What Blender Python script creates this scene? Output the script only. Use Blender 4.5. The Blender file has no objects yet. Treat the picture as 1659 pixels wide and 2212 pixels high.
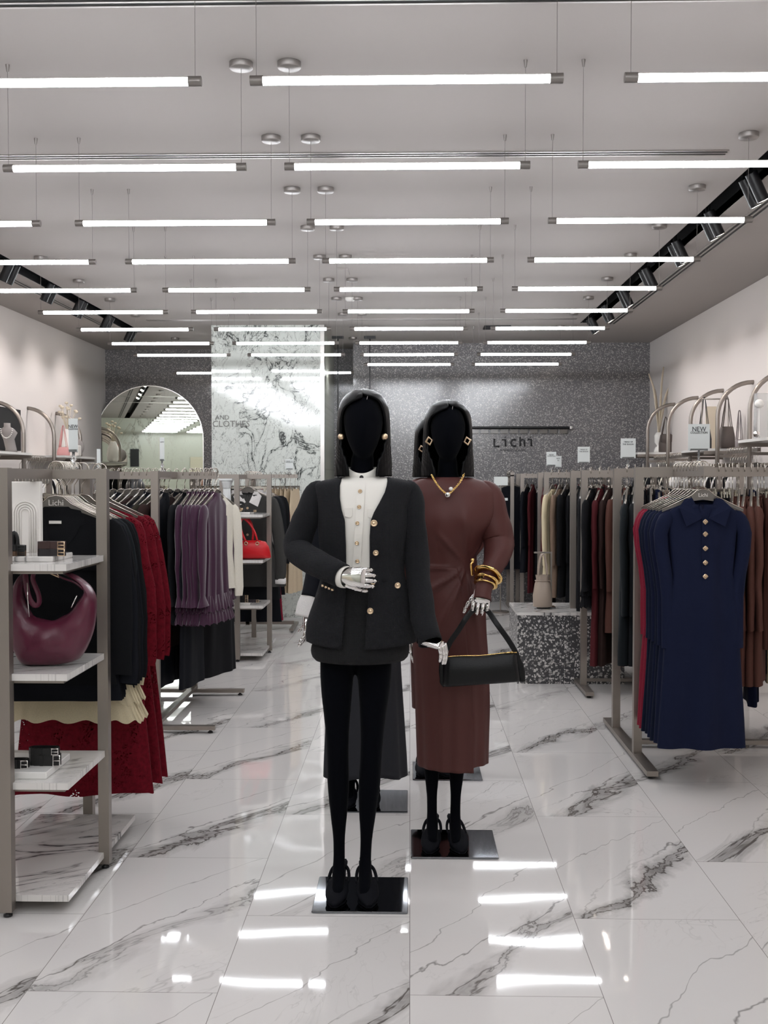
import bpy, math, random
from math import sin, cos, pi, radians, sqrt, asin
from mathutils import Vector, Matrix, noise

C = bpy.context.scene.collection
CAMH = 1.55
F = 2403.0
# ------------------------------------------------------------------ camera
YAW = math.atan((886 - 829.5) / F)          # turned a little to the left
PITCH = math.atan((1106 - 1035) / F)        # tipped a little down
cam_d = bpy.data.cameras.new('camera'); cam = bpy.data.objects.new('camera', cam_d); C.objects.link(cam)
cam.location = (0, 0, CAMH)
cam.rotation_euler = (pi / 2 - PITCH, 0, YAW)
cam_d.sensor_fit = 'HORIZONTAL'; cam_d.sensor_width = 36.0; cam_d.lens = 36.0 * F / 1659.0
cam_d.clip_start = 0.05; cam_d.clip_end = 100
bpy.context.scene.camera = cam
RM = cam.rotation_euler.to_matrix()


def at(px, py, Y):
    """world point seen at a picture point, at distance Y into the room"""
    d = RM @ Vector(((px - 829.5) / F, -(py - 1106) / F, -1.0))
    return Vector((0, 0, CAMH)) + d * (Y / d.y)


def fl(px, py, z=0.0):
    d = RM @ Vector(((px - 829.5) / F, -(py - 1106) / F, -1.0))
    return Vector((0, 0, CAMH)) + d * ((z - CAMH) / d.z)


# ------------------------------------------------------------------ materials
def lin(h):
    h = h.lstrip('#')
    o = []
    for i in (0, 2, 4):
        c = int(h[i:i + 2], 16) / 255
        o.append(c / 12.92 if c <= .04045 else ((c + .055) / 1.055) ** 2.4)
    return (*o, 1.0)


M = {}


def setin(n, **kw):
    for k, v in kw.items():
        k = k.replace('_', ' ')
        if k in n.inputs: n.inputs[k].default_value = v


def mat(name, col='808080', rough=.5, metal=0., bump=0., scale=200., kind='noise', sheen=0., coat=0., vary=0., spec=.5, trans=0., emit=None, es=0., stretch=(1, 1, 1), alpha=1.0):
    if name in M: return M[name]
    m = bpy.data.materials.new(name); m.use_nodes = True
    nt = m.node_tree; b = nt.nodes['Principled BSDF']
    b.inputs['Base Color'].default_value = lin(col)
    b.inputs['Roughness'].default_value = rough
    b.inputs['Metallic'].default_value = metal
    b.inputs['Specular IOR Level'].default_value = spec
    b.inputs['Sheen Weight'].default_value = sheen
    b.inputs['Sheen Roughness'].default_value = .4
    b.inputs['Coat Weight'].default_value = coat
    b.inputs['Transmission Weight'].default_value = trans
    b.inputs['Alpha'].default_value = alpha
    if emit:
        b.inputs['Emission Color'].default_value = lin(emit); b.inputs['Emission Strength'].default_value = es
    if bump or vary:
        tc = nt.nodes.new('ShaderNodeTexCoord'); mp = nt.nodes.new('ShaderNodeMapping')
        mp.inputs['Scale'].default_value = stretch
        nt.links.new(tc.outputs['Object'], mp.inputs['Vector'])
        if kind == 'weave':
            w1 = nt.nodes.new('ShaderNodeTexWave'); w1.bands_direction = 'X'; w1.inputs['Scale'].default_value = scale
            w2 = nt.nodes.new('ShaderNodeTexWave'); w2.bands_direction = 'Z'; w2.inputs['Scale'].default_value = scale
            for w in (w1, w2):
                w.inputs['Distortion'].default_value = 3.0; w.inputs['Detail'].default_value = 2
                nt.links.new(mp.outputs[0], w.inputs['Vector'])
            mx = nt.nodes.new('ShaderNodeMath'); mx.operation = 'MULTIPLY'
            nt.links.new(w1.outputs['Fac'], mx.inputs[0]); nt.links.new(w2.outputs['Fac'], mx.inputs[1]); out = mx.outputs[0]
        else:
            n = nt.nodes.new('ShaderNodeTexNoise'); n.inputs['Scale'].default_value = scale; n.inputs['Detail'].default_value = 3
            nt.links.new(mp.outputs[0], n.inputs['Vector']); out = n.outputs['Fac']
        if bump:
            bp = nt.nodes.new('ShaderNodeBump'); bp.inputs['Strength'].default_value = bump; bp.inputs['Distance'].default_value = .002
            nt.links.new(out, bp.inputs['Height']); nt.links.new(bp.outputs[0], b.inputs['Normal'])
        if vary:
            r = nt.nodes.new('ShaderNodeMixRGB'); r.blend_type = 'MIX'
            c = lin(col); r.inputs[1].default_value = tuple(x * (1 - vary) for x in c[:3]) + (1,)
            r.inputs[2].default_value = tuple(min(1, x * (1 + vary) + .004 * vary) for x in c[:3]) + (1,)
            nt.links.new(out, r.inputs[0]); nt.links.new(r.outputs[0], b.inputs['Base Color'])
    M[name] = m
    return m


def terrazzo(name, base, chip, scale, thr, rough):
    m = bpy.data.materials.new(name); m.use_nodes = True; M[name] = m
    nt = m.node_tree; b = nt.nodes['Principled BSDF']; L = nt.links.new
    tc = nt.nodes.new('ShaderNodeTexCoord')
    v = nt.nodes.new('ShaderNodeTexVoronoi'); v.feature = 'F1'; v.inputs['Scale'].default_value = scale; v.inputs['Randomness'].default_value = 1
    n = nt.nodes.new('ShaderNodeTexNoise'); n.inputs['Scale'].default_value = scale * 1.3
    ad = nt.nodes.new('ShaderNodeMixRGB'); ad.blend_type = 'ADD'; ad.inputs[0].default_value = .02
    L(tc.outputs['Object'], ad.inputs[1]); L(n.outputs['Color'], ad.inputs[2]); L(tc.outputs['Object'], n.inputs['Vector'])
    L(ad.outputs[0], v.inputs['Vector'])
    sep = nt.nodes.new('ShaderNodeSeparateColor'); L(v.outputs['Color'], sep.inputs[0])
    # random chip radius: threshold * random
    mu = nt.nodes.new('ShaderNodeMath'); mu.operation = 'MULTIPLY'; mu.inputs[1].default_value = thr; L(sep.outputs[0], mu.inputs[0])
    lt = nt.nodes.new('ShaderNodeMath'); lt.operation = 'LESS_THAN'; L(v.outputs['Distance'], lt.inputs[0]); L(mu.outputs[0], lt.inputs[1])
    cr = nt.nodes.new('ShaderNodeValToRGB'); L(sep.outputs[1], cr.inputs[0])
    cr.color_ramp.elements[0].color = lin('6e6b6a'); cr.color_ramp.elements[1].color = lin(chip)
    mx = nt.nodes.new('ShaderNodeMixRGB'); mx.inputs[1].default_value = lin(base); L(lt.outputs[0], mx.inputs[0]); L(cr.outputs[0], mx.inputs[2])
    L(mx.outputs[0], b.inputs['Base Color']); b.inputs['Roughness'].default_value = rough
    return m


def marble(name, base='d9d5d1', vein='77716d', tile=None, vscale=1.0, rot=radians(-32), rough=.06, dens=.5, fine=.5, wavy=0.0, thin=1.0, stretch=.34, axes='xy', wonly=False):
    """polished marble print: broad smoky veins with dark cores plus hairlines. tile=(w,l,x0,y0) offsets the print tile by tile."""
    m = bpy.data.materials.new(name); m.use_nodes = True; M[name] = m
    nt = m.node_tree; b = nt.nodes['Principled BSDF']; L = nt.links.new; N = nt.nodes.new

    def math_(op, a=None, c=None, cl=False):
        q = N('ShaderNodeMath'); q.operation = op; q.use_clamp = cl
        for i, s in enumerate((a, c)):
            if s is None: continue
            if isinstance(s, (int, float)): q.inputs[i].default_value = s
            else: L(s, q.inputs[i])
        return q.outputs[0]
    tc = N('ShaderNodeTexCoord'); sp = N('ShaderNodeSeparateXYZ'); L(tc.outputs['Object'], sp.inputs[0])
    X = sp.outputs[0]; Y = sp.outputs[1] if axes == 'xy' else sp.outputs[2]
    grout = None
    if tile:
        w, l, x0, y0 = tile
        ci = math_('DIVIDE', math_('SUBTRACT', X, x0), w); col = math_('FLOOR', ci)
        par = math_('MODULO', math_('ABSOLUTE', col), 2.0)
        yy = math_('ADD', math_('DIVIDE', math_('SUBTRACT', Y, y0), l), math_('MULTIPLY', par, .5)); row = math_('FLOOR', yy)
        fx = math_('SUBTRACT', ci, col); fy = math_('SUBTRACT', yy, row)
        gx = math_('MULTIPLY', math_('MINIMUM', fx, math_('SUBTRACT', 1.0, fx)), w)
        gy = math_('MULTIPLY', math_('MINIMUM', fy, math_('SUBTRACT', 1.0, fy)), l)
        grout = math_('LESS_THAN', math_('MINIMUM', gx, gy), .0011)
        seed = math_('ADD', math_('MULTIPLY', col, 7.31), math_('MULTIPLY', row, 3.77))
    cb = N('ShaderNodeCombineXYZ'); L(X, cb.inputs[0]); L(Y, cb.inputs[1])
    if tile:
        L(math_('MULTIPLY', seed, 1.7), cb.inputs[2])
    mp = N('ShaderNodeMapping'); mp.vector_type = 'TEXTURE'; mp.inputs['Rotation'].default_value = (0, 0, rot); L(cb.outputs[0], mp.inputs['Vector'])
    st = N('ShaderNodeMapping'); st.inputs['Scale'].default_value = (vscale, vscale * stretch, 1); L(mp.outputs[0], st.inputs['Vector'])
    V = st.outputs[0]

    def nz(scale, det, dist=0.0, off=0.0, rgh=.55):
        q = N('ShaderNodeTexNoise'); q.inputs['Scale'].default_value = scale; q.inputs['Detail'].default_value = det; q.inputs['Roughness'].default_value = rgh
        q.inputs['Distortion'].default_value = dist
        o = N('ShaderNodeVectorMath'); o.operation = 'ADD'; o.inputs[1].default_value = (off, off * 1.3, off * .7); L(V, o.inputs[0]); L(o.outputs[0], q.inputs['Vector'])
        return q.outputs['Fac']

    def ridge(src, width, lvl=.5):
        d = math_('ABSOLUTE', math_('SUBTRACT', src, lvl))
        return math_('SUBTRACT', 1.0, math_('DIVIDE', d, width), True)
    main = nz(1.15, 5, 1.1, 3.1, .6)
    mask = math_('MULTIPLY', math_('SUBTRACT', nz(.9, 2, 0, 11.0), .62 - dens * .22), 7.0, True)
    halo = math_('MULTIPLY', math_('POWER', ridge(main, .050), 1.2), mask)
    streak = math_('ADD', math_('MULTIPLY', nz(5.5, 3, 1.8, 5.0, .65), 1.5), -.25, True)
    halo = math_('MULTIPLY', halo, streak)
    core = math_('MULTIPLY', math_('POWER', ridge(main, .010 * thin), 1.0), math_('MULTIPLY', math_('SUBTRACT', nz(.9, 2, 0, 11.0), .56 - dens * .22), 6.0, True))
    hair = ridge(nz(1.7, 5, .8, 21.0, .62), .0045 * thin)
    hmask = math_('MULTIPLY', math_('SUBTRACT', nz(1.3, 1, 0, 31.0), .60 - fine * .25), 6.0, True)
    hair = math_('MULTIPLY', hair, hmask)
    hair2 = math_('MULTIPLY', ridge(nz(3.1, 4, 1.2, 41.0, .65), .008 * thin), math_('MULTIPLY', hmask, .6))
    if tile:
        lx = math_('MULTIPLY', fx, w); ly = math_('MULTIPLY', fy, l)
        rn = N('ShaderNodeTexWhiteNoise'); rn.noise_dimensions = '1D'; L(seed, rn.inputs['W'])
        d0 = math_('SUBTRACT', math_('MULTIPLY', math_('SUBTRACT', lx, .10), .804), math_('MULTIPLY', ly, .594))
        d0 = math_('ADD', d0, math_('MULTIPLY', math_('SUBTRACT', rn.outputs[0], .5), .16))
        d1 = math_('ADD', d0, math_('MULTIPLY', math_('SUBTRACT', nz(3.4, 5, .9, 2.0, .66), .5), .42))
        d2 = math_('ADD', d0, math_('ADD', math_('MULTIPLY', math_('SUBTRACT', nz(3.1, 5, .4, 8.0, .6), .5), .40), .09))
        d3 = math_('ADD', d0, math_('ADD', math_('MULTIPLY', math_('SUBTRACT', nz(1.6, 5, .4, 15.0, .6), .5), .45), .30))
        band = math_('SUBTRACT', 1.0, math_('DIVIDE', math_('ABSOLUTE', d1), .085), True)
        env = math_('MULTIPLY', math_('SUBTRACT', nz(1.1, 2, 0, 6.0), .33), 5.0, True)
        halo = math_('MULTIPLY', math_('MULTIPLY', band, math_('ADD', streak, .15, True)), env)
        edge1 = math_('SUBTRACT', 1.0, math_('DIVIDE', math_('ABSOLUTE', math_('SUBTRACT', math_('ABSOLUTE', d1), .020)), .0085), True)
        core = math_('MULTIPLY', edge1, env)
        c2 = math_('MULTIPLY', math_('SUBTRACT', 1.0, math_('DIVIDE', math_('ABSOLUTE', d2), .0065), True), .95)
        c3 = math_('MULTIPLY', math_('SUBTRACT', 1.0, math_('DIVIDE', math_('ABSOLUTE', d3), .0032), True), .75)
        core = math_('MAXIMUM', core, math_('MAXIMUM', math_('MULTIPLY', c2, math_('MULTIPLY', math_('SUBTRACT', nz(1.4, 2, 0, 17.0), .36), 6.0, True)), c3))
    t = math_('ADD', math_('MULTIPLY', halo, .95), math_('MULTIPLY', core, .8))
    t = math_('ADD', t, math_('MULTIPLY', math_('ADD', hair, hair2), .55 * fine + .2), True)
    mix = N('ShaderNodeMixRGB'); mix.inputs[1].default_value = lin(base); mix.inputs[2].default_value = lin(vein); L(t, mix.inputs[0])
    out = mix.outputs[0]
    cloud = N('ShaderNodeMixRGB'); cloud.blend_type = 'MULTIPLY'; cloud.inputs[0].default_value = .10
    L(out, cloud.inputs[1]); cz = N('ShaderNodeTexNoise'); cz.inputs['Scale'].default_value = 1.2; L(V, cz.inputs['Vector']); L(cz.outputs['Fac'], cloud.inputs[2]); out = cloud.outputs[0]
    if grout is not None:
        g = N('ShaderNodeMixRGB'); L(grout, g.inputs[0]); L(out, g.inputs[1]); g.inputs[2].default_value = lin('8d8884'); out = g.outputs[0]
    L(out, b.inputs['Base Color']); b.inputs['Roughness'].default_value = rough; b.inputs['Specular IOR Level'].default_value = .6
    if wavy:
        wn = N('ShaderNodeTexNoise'); wn.inputs['Scale'].default_value = 1.6; wn.inputs['Detail'].default_value = 1.0; L(tc.outputs['Object'], wn.inputs['Vector'])
        bp = N('ShaderNodeBump'); bp.inputs['Strength'].default_value = 1.0; bp.inputs['Distance'].default_value = wavy; L(wn.outputs['Fac'], bp.inputs['Height']); L(bp.outputs[0], b.inputs['Normal'])
    return m


# ------------------------------------------------------------------ mesh builder
class MB:
    def __init__(s): s.v = []; s.f = []; s.sm = []

    def add(s, vs, fs, smooth=True):
        o = len(s.v); s.v += [tuple(x) for x in vs]; s.f += [tuple(i + o for i in f) for f in fs]; s.sm += [smooth] * len(fs); return s

    def box(s, c, size, rz=0, R=None, bev=0):
        x, y, z = [q / 2 for q in size]; b = min(bev, x * .9, y * .9, z * .9)
        if b <= 0:
            vs = [Vector((sx * x, sy * y, sz * z)) for sz in (-1, 1) for sx, sy in ((-1, -1), (1, -1), (1, 1), (-1, 1))]
            fs = [(3, 2, 1, 0), (4, 5, 6, 7), (0, 1, 5, 4), (1, 2, 6, 5), (2, 3, 7, 6), (3, 0, 4, 7)]
        else:
            vs = []; fs = []
            def ring(X, Yv, zz):
                o = len(vs)
                k = b if X == x and Yv == y else b
                pts = [(-X + k, -Yv), (X - k, -Yv), (X, -Yv + k), (X, Yv - k), (X - k, Yv), (-X + k, Yv), (-X, Yv - k), (-X, -Yv + k)]
                for p in pts: vs.append(Vector((p[0], p[1], zz)))
                return o
            rs = [ring(x - b * .7, y - b * .7, -z), ring(x, y, -z + b), ring(x, y, z - b), ring(x - b * .7, y - b * .7, z)]
            for a, c2 in zip(rs, rs[1:]):
                for i in range(8): fs.append((a + i, a + (i + 1) % 8, c2 + (i + 1) % 8, c2 + i))
            fs.append(tuple(range(rs[0] + 7, rs[0] - 1, -1))); fs.append(tuple(range(rs[3], rs[3] + 8)))
        R = R or Matrix.Rotation(rz, 3, 'Z')
        return s.add([R @ v + Vector(c) for v in vs], fs, False)

    def b2(s, p, q, bev=0):
        return s.box([(a + b) / 2 for a, b in zip(p, q)], [abs(a - b) for a, b in zip(p, q)], bev=bev)

    def rings(s, rs, closed=True, cap=(True, True), smooth=True):
        n = len(rs[0]); vs = [p for r in rs for p in r]; fs = []
        for k in range(len(rs) - 1):
            for i in range(n if closed else n - 1):
                j = (i + 1) % n; fs.append((k * n + i, k * n + j, (k + 1) * n + j, (k + 1) * n + i))
        if closed and cap[0]: fs.append(tuple(range(n - 1, -1, -1)))
        if closed and cap[1]: fs.append(tuple(range((len(rs) - 1) * n, len(rs) * n)))
        return s.add(vs, fs, smooth)

    def tube(s, path, rad, n=10, flat=(1, 1), cap=(True, True), up=None, closed=False):
        P = [Vector(p) for p in path]; m = len(P)
        if not isinstance(rad, (list, tuple)): rad = [rad] * m
        rs = []; T0 = None; U = Vector(up) if up else None
        for i in range(m):
            if closed: T = (P[(i + 1) % m] - P[i - 1]).normalized()
            else: T = (P[min(i + 1, m - 1)] - P[max(i - 1, 0)]).normalized()
            if U is None: U = T.orthogonal().normalized()
            U = (U - T * U.dot(T))
            U = U.normalized() if U.length > 1e-6 else T.orthogonal().normalized()
            W = T.cross(U); r = rad[i]
            rs.append([P[i] + U * (r * flat[0] * cos(2 * pi * k / n)) + W * (r * flat[1] * sin(2 * pi * k / n)) for k in range(n)])
        if closed: rs.append(rs[0]); cap = (False, False)
        return s.rings(rs, True, cap)

    def cyl(s, a, b, r, r2=None, n=16, smooth=True):
        a, b = Vector(a), Vector(b); r2 = r if r2 is None else r2
        T = (b - a).normalized(); U = T.orthogonal().normalized(); W = T.cross(U)
        ra = [a + (U * cos(2 * pi * k / n) + W * sin(2 * pi * k / n)) * r for k in range(n)]
        rb = [b + (U * cos(2 * pi * k / n) + W * sin(2 * pi * k / n)) * r2 for k in range(n)]
        s.rings([ra, rb], True, (False, False), smooth)
        s.add(ra, [tuple(range(n - 1, -1, -1))], False); s.add(rb, [tuple(range(n))], False); return s

    def lathe(s, prof, c=(0, 0, 0), n=24, fn=None):
        rs = [[Vector(c) + Vector(((fn(2 * pi * k / n, z) if fn else 1) * r * cos(2 * pi * k / n), (fn(2 * pi * k / n, z) if fn else 1) * r * sin(2 * pi * k / n), z)) for k in range(n)] for r, z in prof]
        return s.rings(rs)

    def ball(s, c, r, n=12, sc=(1, 1, 1)):
        rs = []
        for j in range(1, n // 2):
            t = pi * j / (n // 2)
            rs.append([Vector(c) + Vector((sc[0] * r * sin(t) * cos(2 * pi * k / n), sc[1] * r * sin(t) * sin(2 * pi * k / n), -sc[2] * r * cos(t))) for k in range(n)])
        return s.rings(rs)

    def poly(s, pts, ax, d0, d1, smooth=False):
        """extrude a 2-D outline; ax='y': pts are (x,z) from y=d0 to d1; 'x': pts (y,z); 'z': pts (x,y)"""
        f = {'y': lambda p, d: (p[0], d, p[1]), 'x': lambda p, d: (d, p[0], p[1]), 'z': lambda p, d: (p[0], p[1], d)}[ax]
        n = len(pts); a = [f(p, d0) for p in pts]; b = [f(p, d1) for p in pts]
        s.add(a + b, [(i, (i + 1) % n, n + (i + 1) % n, n + i) for i in range(n)], smooth)
        s.add(a, [tuple(range(n - 1, -1, -1))], False); s.add(b, [tuple(range(n))], False); return s

    def mesh(s, name):
        me = bpy.data.meshes.new(name); me.from_pydata(s.v, [], s.f); me.polygons.foreach_set('use_smooth', s.sm); me.update()
        return me

    def build(s, name, m, parent=None, solid=0, loc=None, xf=None):
        if xf is not None: s.v = [tuple(xf @ Vector(v)) for v in s.v]
        me = s.mesh(name)
        return link(name, me, m, parent, solid, loc)


def link(name, me, m, parent=None, solid=0, loc=None):
    if m is not None and not me.materials: me.materials.append(M[m] if isinstance(m, str) else m)
    o = bpy.data.objects.new(name, me); C.objects.link(o)
    if parent: o.parent = parent
    if loc is not None: o.location = loc
    if solid:
        q = o.modifiers.new('solid', 'SOLIDIFY'); q.thickness = abs(solid); q.offset = 1 if solid > 0 else -1
    return o


def tag(o, label, cat, group=None, kind=None):
    if label: o['label'] = label
    if cat: o['category'] = cat
    if group: o['group'] = group
    if kind: o['kind'] = kind
    return o


def thing(name, label, cat, loc=(0, 0, 0), rz=0, group=None):
    o = bpy.data.objects.new(name, None); C.objects.link(o); o.location = loc; o.rotation_euler = (0, 0, rz); o.empty_display_size = .05
    return tag(o, label, cat, group)


def copy_tree(o, parent=None):
    c = o.copy(); C.objects.link(c); c.parent = parent
    for ch in o.children: copy_tree(ch, c)
    return c


def text_mesh(txt, size, ext=.001, sx=1.0):
    cu = bpy.data.curves.new('txt', 'FONT'); cu.body = txt; cu.size = size; cu.extrude = ext; cu.align_x = 'CENTER'; cu.align_y = 'CENTER'; cu.resolution_u = 2
    o = bpy.data.objects.new('txt', cu); C.objects.link(o)
    dg = bpy.context.evaluated_depsgraph_get(); me = bpy.data.meshes.new_from_object(o.evaluated_get(dg))
    bpy.data.objects.remove(o); bpy.data.curves.remove(cu)
    for v in me.vertices: v.co.x *= sx
    return me


def text(txt, size, loc, m, parent=None, name='lettering', ext=.0008, rz=0, sx=1.0, tilt=pi / 2):
    me = text_mesh(txt, size, ext, sx); me.materials.clear(); me.materials.append(M[m])
    o = bpy.data.objects.new(name, me); C.objects.link(o); o.parent = parent; o.location = loc; o.rotation_euler = (tilt, 0, rz)
    return o


def ordn(n):
    return ['first', 'second', 'third', 'fourth', 'fifth', 'sixth', 'seventh', 'eighth', 'ninth', 'tenth', 'eleventh', 'twelfth', 'thirteenth', 'fourteenth', 'fifteenth', 'sixteenth', 'seventeenth', 'eighteenth', 'nineteenth', 'twentieth', 'twenty-first', 'twenty-second', 'twenty-third', 'twenty-fourth', 'twenty-fifth', 'twenty-sixth', 'twenty-seventh', 'twenty-eighth'][n]


def lerp(a, b, t): return a + (b - a) * t


def interp(tab, x):
    """piecewise-linear rows [(x, v1, v2..)]"""
    dn = -1 if tab[-1][0] < tab[0][0] else 1
    if x * dn <= tab[0][0] * dn: return tab[0][1:]
    for a, b in zip(tab, tab[1:]):
        if x * dn <= b[0] * dn:
            t = (x - a[0]) / (b[0] - a[0]) if b[0] != a[0] else 0
            return tuple(lerp(p, q, t) for p, q in zip(a[1:], b[1:]))
    return tab[-1][1:]


def smooth_tab(tab, n):
    """resample rows with Catmull-Rom so lofts have no creases"""
    xs = [tab[0][0] + (tab[-1][0] - tab[0][0]) * i / (n - 1) for i in range(n)]; out = []
    k = 0
    for x in xs:
        while k < len(tab) - 2 and ((tab[0][0] < tab[-1][0] and x > tab[k + 1][0]) or (tab[0][0] > tab[-1][0] and x < tab[k + 1][0])): k += 1
        a, b = tab[k], tab[k + 1]; p = tab[max(k - 1, 0)]; q = tab[min(k + 2, len(tab) - 1)]
        t = (x - a[0]) / (b[0] - a[0]); row = [x]
        for i in range(1, len(a)):
            h = b[0] - a[0]
            ma = (b[i] - p[i]) / (b[0] - p[0]) * h if b[0] != p[0] else 0
            mb = (q[i] - a[i]) / (q[0] - a[0]) * h if q[0] != a[0] else 0
            row.append((2 * t**3 - 3 * t**2 + 1) * a[i] + (t**3 - 2 * t**2 + t) * ma + (-2 * t**3 + 3 * t**2) * b[i] + (t**3 - t**2) * mb)
        out.append(tuple(row))
    return out


def smooth_path(P, n):
    t = [(i,) + tuple(p) for i, p in enumerate(P)]
    return [Vector(r[1:4]) for r in smooth_tab(t, n)]
# ------------------------------------------------------------------ palette
mat('steel', '9c948d', .36, .85, .15, 40, stretch=(40, 40, 1))
mat('chrome', 'e6e4e2', .06, 1.0)
mat('dark_chrome', '8d9096', .05, 1.0)
mat('hook_wire', 'c9c2b8', .22, 1.0)
mat('brushed_nickel', '8f8a87', .42, .75)
mat('gold', 'f2cc84', .16, 1.0)
mat('pale_gold', 'd8bfa0', .28, 1.0)
mat('black_plastic', '17171a', .45)
mat('black_metal', '0b0b0f', .35)
mat('grey_acrylic', '6d6862', .18, spec=.8)
mat('clear_acrylic', 'f2f4f4', .04, trans=.85)
mat('wall_paint', 'ded8d5', .85, bump=.05, scale=300)
mat('ceiling_paint', 'a8a29e', .9, bump=.04, scale=200)
mat('slot_black', '101014', .6)
mat('slot_steel', 'b8b4b0', .3, 1.0)
mat('card_white', 'd8dcda', .6)
mat('card_ink', '34363a', .7)
mat('white_board', 'e8e3dd', .45)
mat('white_gloss', 'eceae6', .18)
mat('tube_glow', 'ffffff', .4, emit='f7faff', es=14.0)
mat('spot_glow', 'ffffff', .4, emit='fff2e6', es=20.0)
mat('letter_dark', '2f2e30', .5)
mat('letter_grey', '7d7c78', .5)
marble('floor_marble', 'e4e0dd', '6f6a66', tile=(.58, 1.193, 0.0, 3.30), vscale=1.05, rough=.035, dens=.5, fine=.28, wavy=.0035, rot=radians(-34), stretch=.42)
marble('shelf_marble', 'dedad6', '5c5a5a', vscale=2.6, rough=.08, dens=.75, fine=.4, rot=radians(-60))
marble('column_marble', 'd6dad4', '444746', vscale=3.0, rough=.07, dens=.85, fine=1.2, rot=radians(-14), axes='xz', thin=1.5, stretch=.62)
marble('far_marble', 'bfc1b2', '6c6c60', vscale=1.3, rough=.25, dens=.5, fine=.3, rot=radians(-4), axes='xz', stretch=.3)
terrazzo('terrazzo_wall', '737173', 'd0ccc8', 88, .66, .16)
terrazzo('terrazzo_plinth', '454446', 'dcd8d4', 62, .72, .25)

XL, XR, YF, YB, YBL, H = -4.04, 3.01, -2.6, 14.1, 14.7, 3.265
XM = -.72                                   # where the column closes the left bay

def struct(o, label, cat):
    return tag(o, label, cat, kind='structure')

T = .12
struct(MB().b2((XL - T, YF - T, -.08), (XR + T, YBL + T, 0)).build('floor', 'floor_marble'), 'polished white marble tile floor with grey veins and thin joints', 'floor')
struct(MB().b2((XL - T, YF - T, -.0), (XL, YBL + T, H + .2)).build('wall_left', 'wall_paint'), 'plain white painted shop wall on the left', 'wall')
struct(MB().b2((XR, YF - T, -.0), (XR + T, YBL + T, H + .2)).build('wall_right', 'wall_paint'), 'plain white painted shop wall on the right', 'wall')
w = MB().b2((XM, YB, 0), (XR, YB + T, H)).b2((XL, YBL, 0), (XM, YBL + T, H)).build('wall_back', 'terrazzo_wall')
struct(w, 'dark speckled terrazzo wall at the back of the shop', 'wall')
struct(MB().b2((XL, YF - T, 0), (XR, YF, H)).build('wall_front', 'far_marble'), 'pale veined marble wall facing the arched mirror', 'wall')
cl = MB()
for x0, x1, y0, y1 in ((XL - T, -3.275, YF - T, 13.0), (-3.125, 1.865, YF - T, 13.0), (2.02, XR + T, YF - T, 13.0), (XL - T, XR + T, 13.0, YBL + T), (1.865, 2.02, 12.35, 13.0)):
    cl.b2((x0, y0, H), (x1, y1, H + .06))
struct(cl.build('ceiling', 'ceiling_paint'), 'matte pale grey plaster ceiling with lighting slots', 'ceiling')
for k, (x0, x1, ye, side) in enumerate(((-3.275, -3.125, 13.0, 'left'), (1.865, 2.02, 12.35, 'right'))):
    ch = MB().b2((x0 - .012, YF, H + .005), (x0, ye, H + .16)).b2((x1, YF, H + .005), (x1 + .012, ye, H + .16)).b2((x0, YF, H + .15), (x1, ye, H + .16)).b2((x0, ye, H + .005), (x1, ye + .01, H + .16))
    struct(ch.build('trim_%d' % (k + 1), 'slot_black'), 'black recessed lighting channel along the %s of the ceiling' % side, 'ceiling channel')

def vent(n, p, q, label):
    """linear slot diffuser: two black gaps in a thin metal frame"""
    m = MB(); ax = 0 if abs(p[0] - q[0]) > abs(p[1] - q[1]) else 1
    for off in (-.038, 0, .038):
        a, b = [p[0], p[1]], [q[0], q[1]]; o = 1 - ax
        a[o] += off - .006; b[o] += off + .006
        m.b2((a[0], a[1], H - .006), (b[0], b[1], H + .001))
    fr = m.build('trim_%d' % n, 'ceiling_paint' if ax else 'slot_steel')
    d = MB()
    for off in (-.019, .019):
        a, b = [p[0], p[1]], [q[0], q[1]]; o = 1 - ax
        a[o] += off - .011; b[o] += off + .011
        d.b2((a[0], a[1], H - .002), (b[0], b[1], H + .001))
    d.build('slot', 'slot_black', fr)
    return struct(fr, label, 'ceiling vent')
vent(3, (XL + .2, 4.02), (XR - .1, 4.02), 'long slot diffuser crossing the ceiling nearest the viewer')
vent(4, (XL + .3, 5.93), (1.66, 5.93), 'slot diffuser crossing the ceiling behind the second row of tubes')
vent(5, (-2.84, 12.0), (1.78, 12.0), 'slot diffuser crossing the ceiling near the back wall')
vent(6, (2.22, YF + .3), (2.22, 12.4), 'long slot diffuser running beside the right lighting channel')
vent(7, (-3.42, YF + .3), (-3.42, 12.75), 'long slot diffuser running beside the left lighting channel')
# the marble column in front of the back wall
colm = MB().b2((at(457, 900, 12.41).x, 12.41, 0), (at(689, 900, 12.41).x, 12.43, H))
cx0, cx1 = at(457, 900, 12.41).x, at(692, 900, 12.41).x
col = MB().b2((cx0, 12.44, 0), (cx1, YBL, H)).build('wall_column', 'far_marble'); struct(col, 'square pillar faced with veined white marble at the back', 'pillar')
MB().b2((cx0, 12.41, 0), (cx1, 12.44, H)).build('marble_facing', 'column_marble', col)
MB().b2((cx1, 12.405, 0), (cx1 + .045, 12.5, H)).build('steel_edge', 'slot_steel', col)
text('CLOTHES', .098, (at(499, 916, 12.4).x, 12.405, at(492, 916, 12.4).z), 'letter_grey', col, ext=.003)
text('AND', .072, (at(480, 902, 12.4).x, 12.405, at(478, 902, 12.4).z), 'letter_grey', col, ext=.003)
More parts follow.
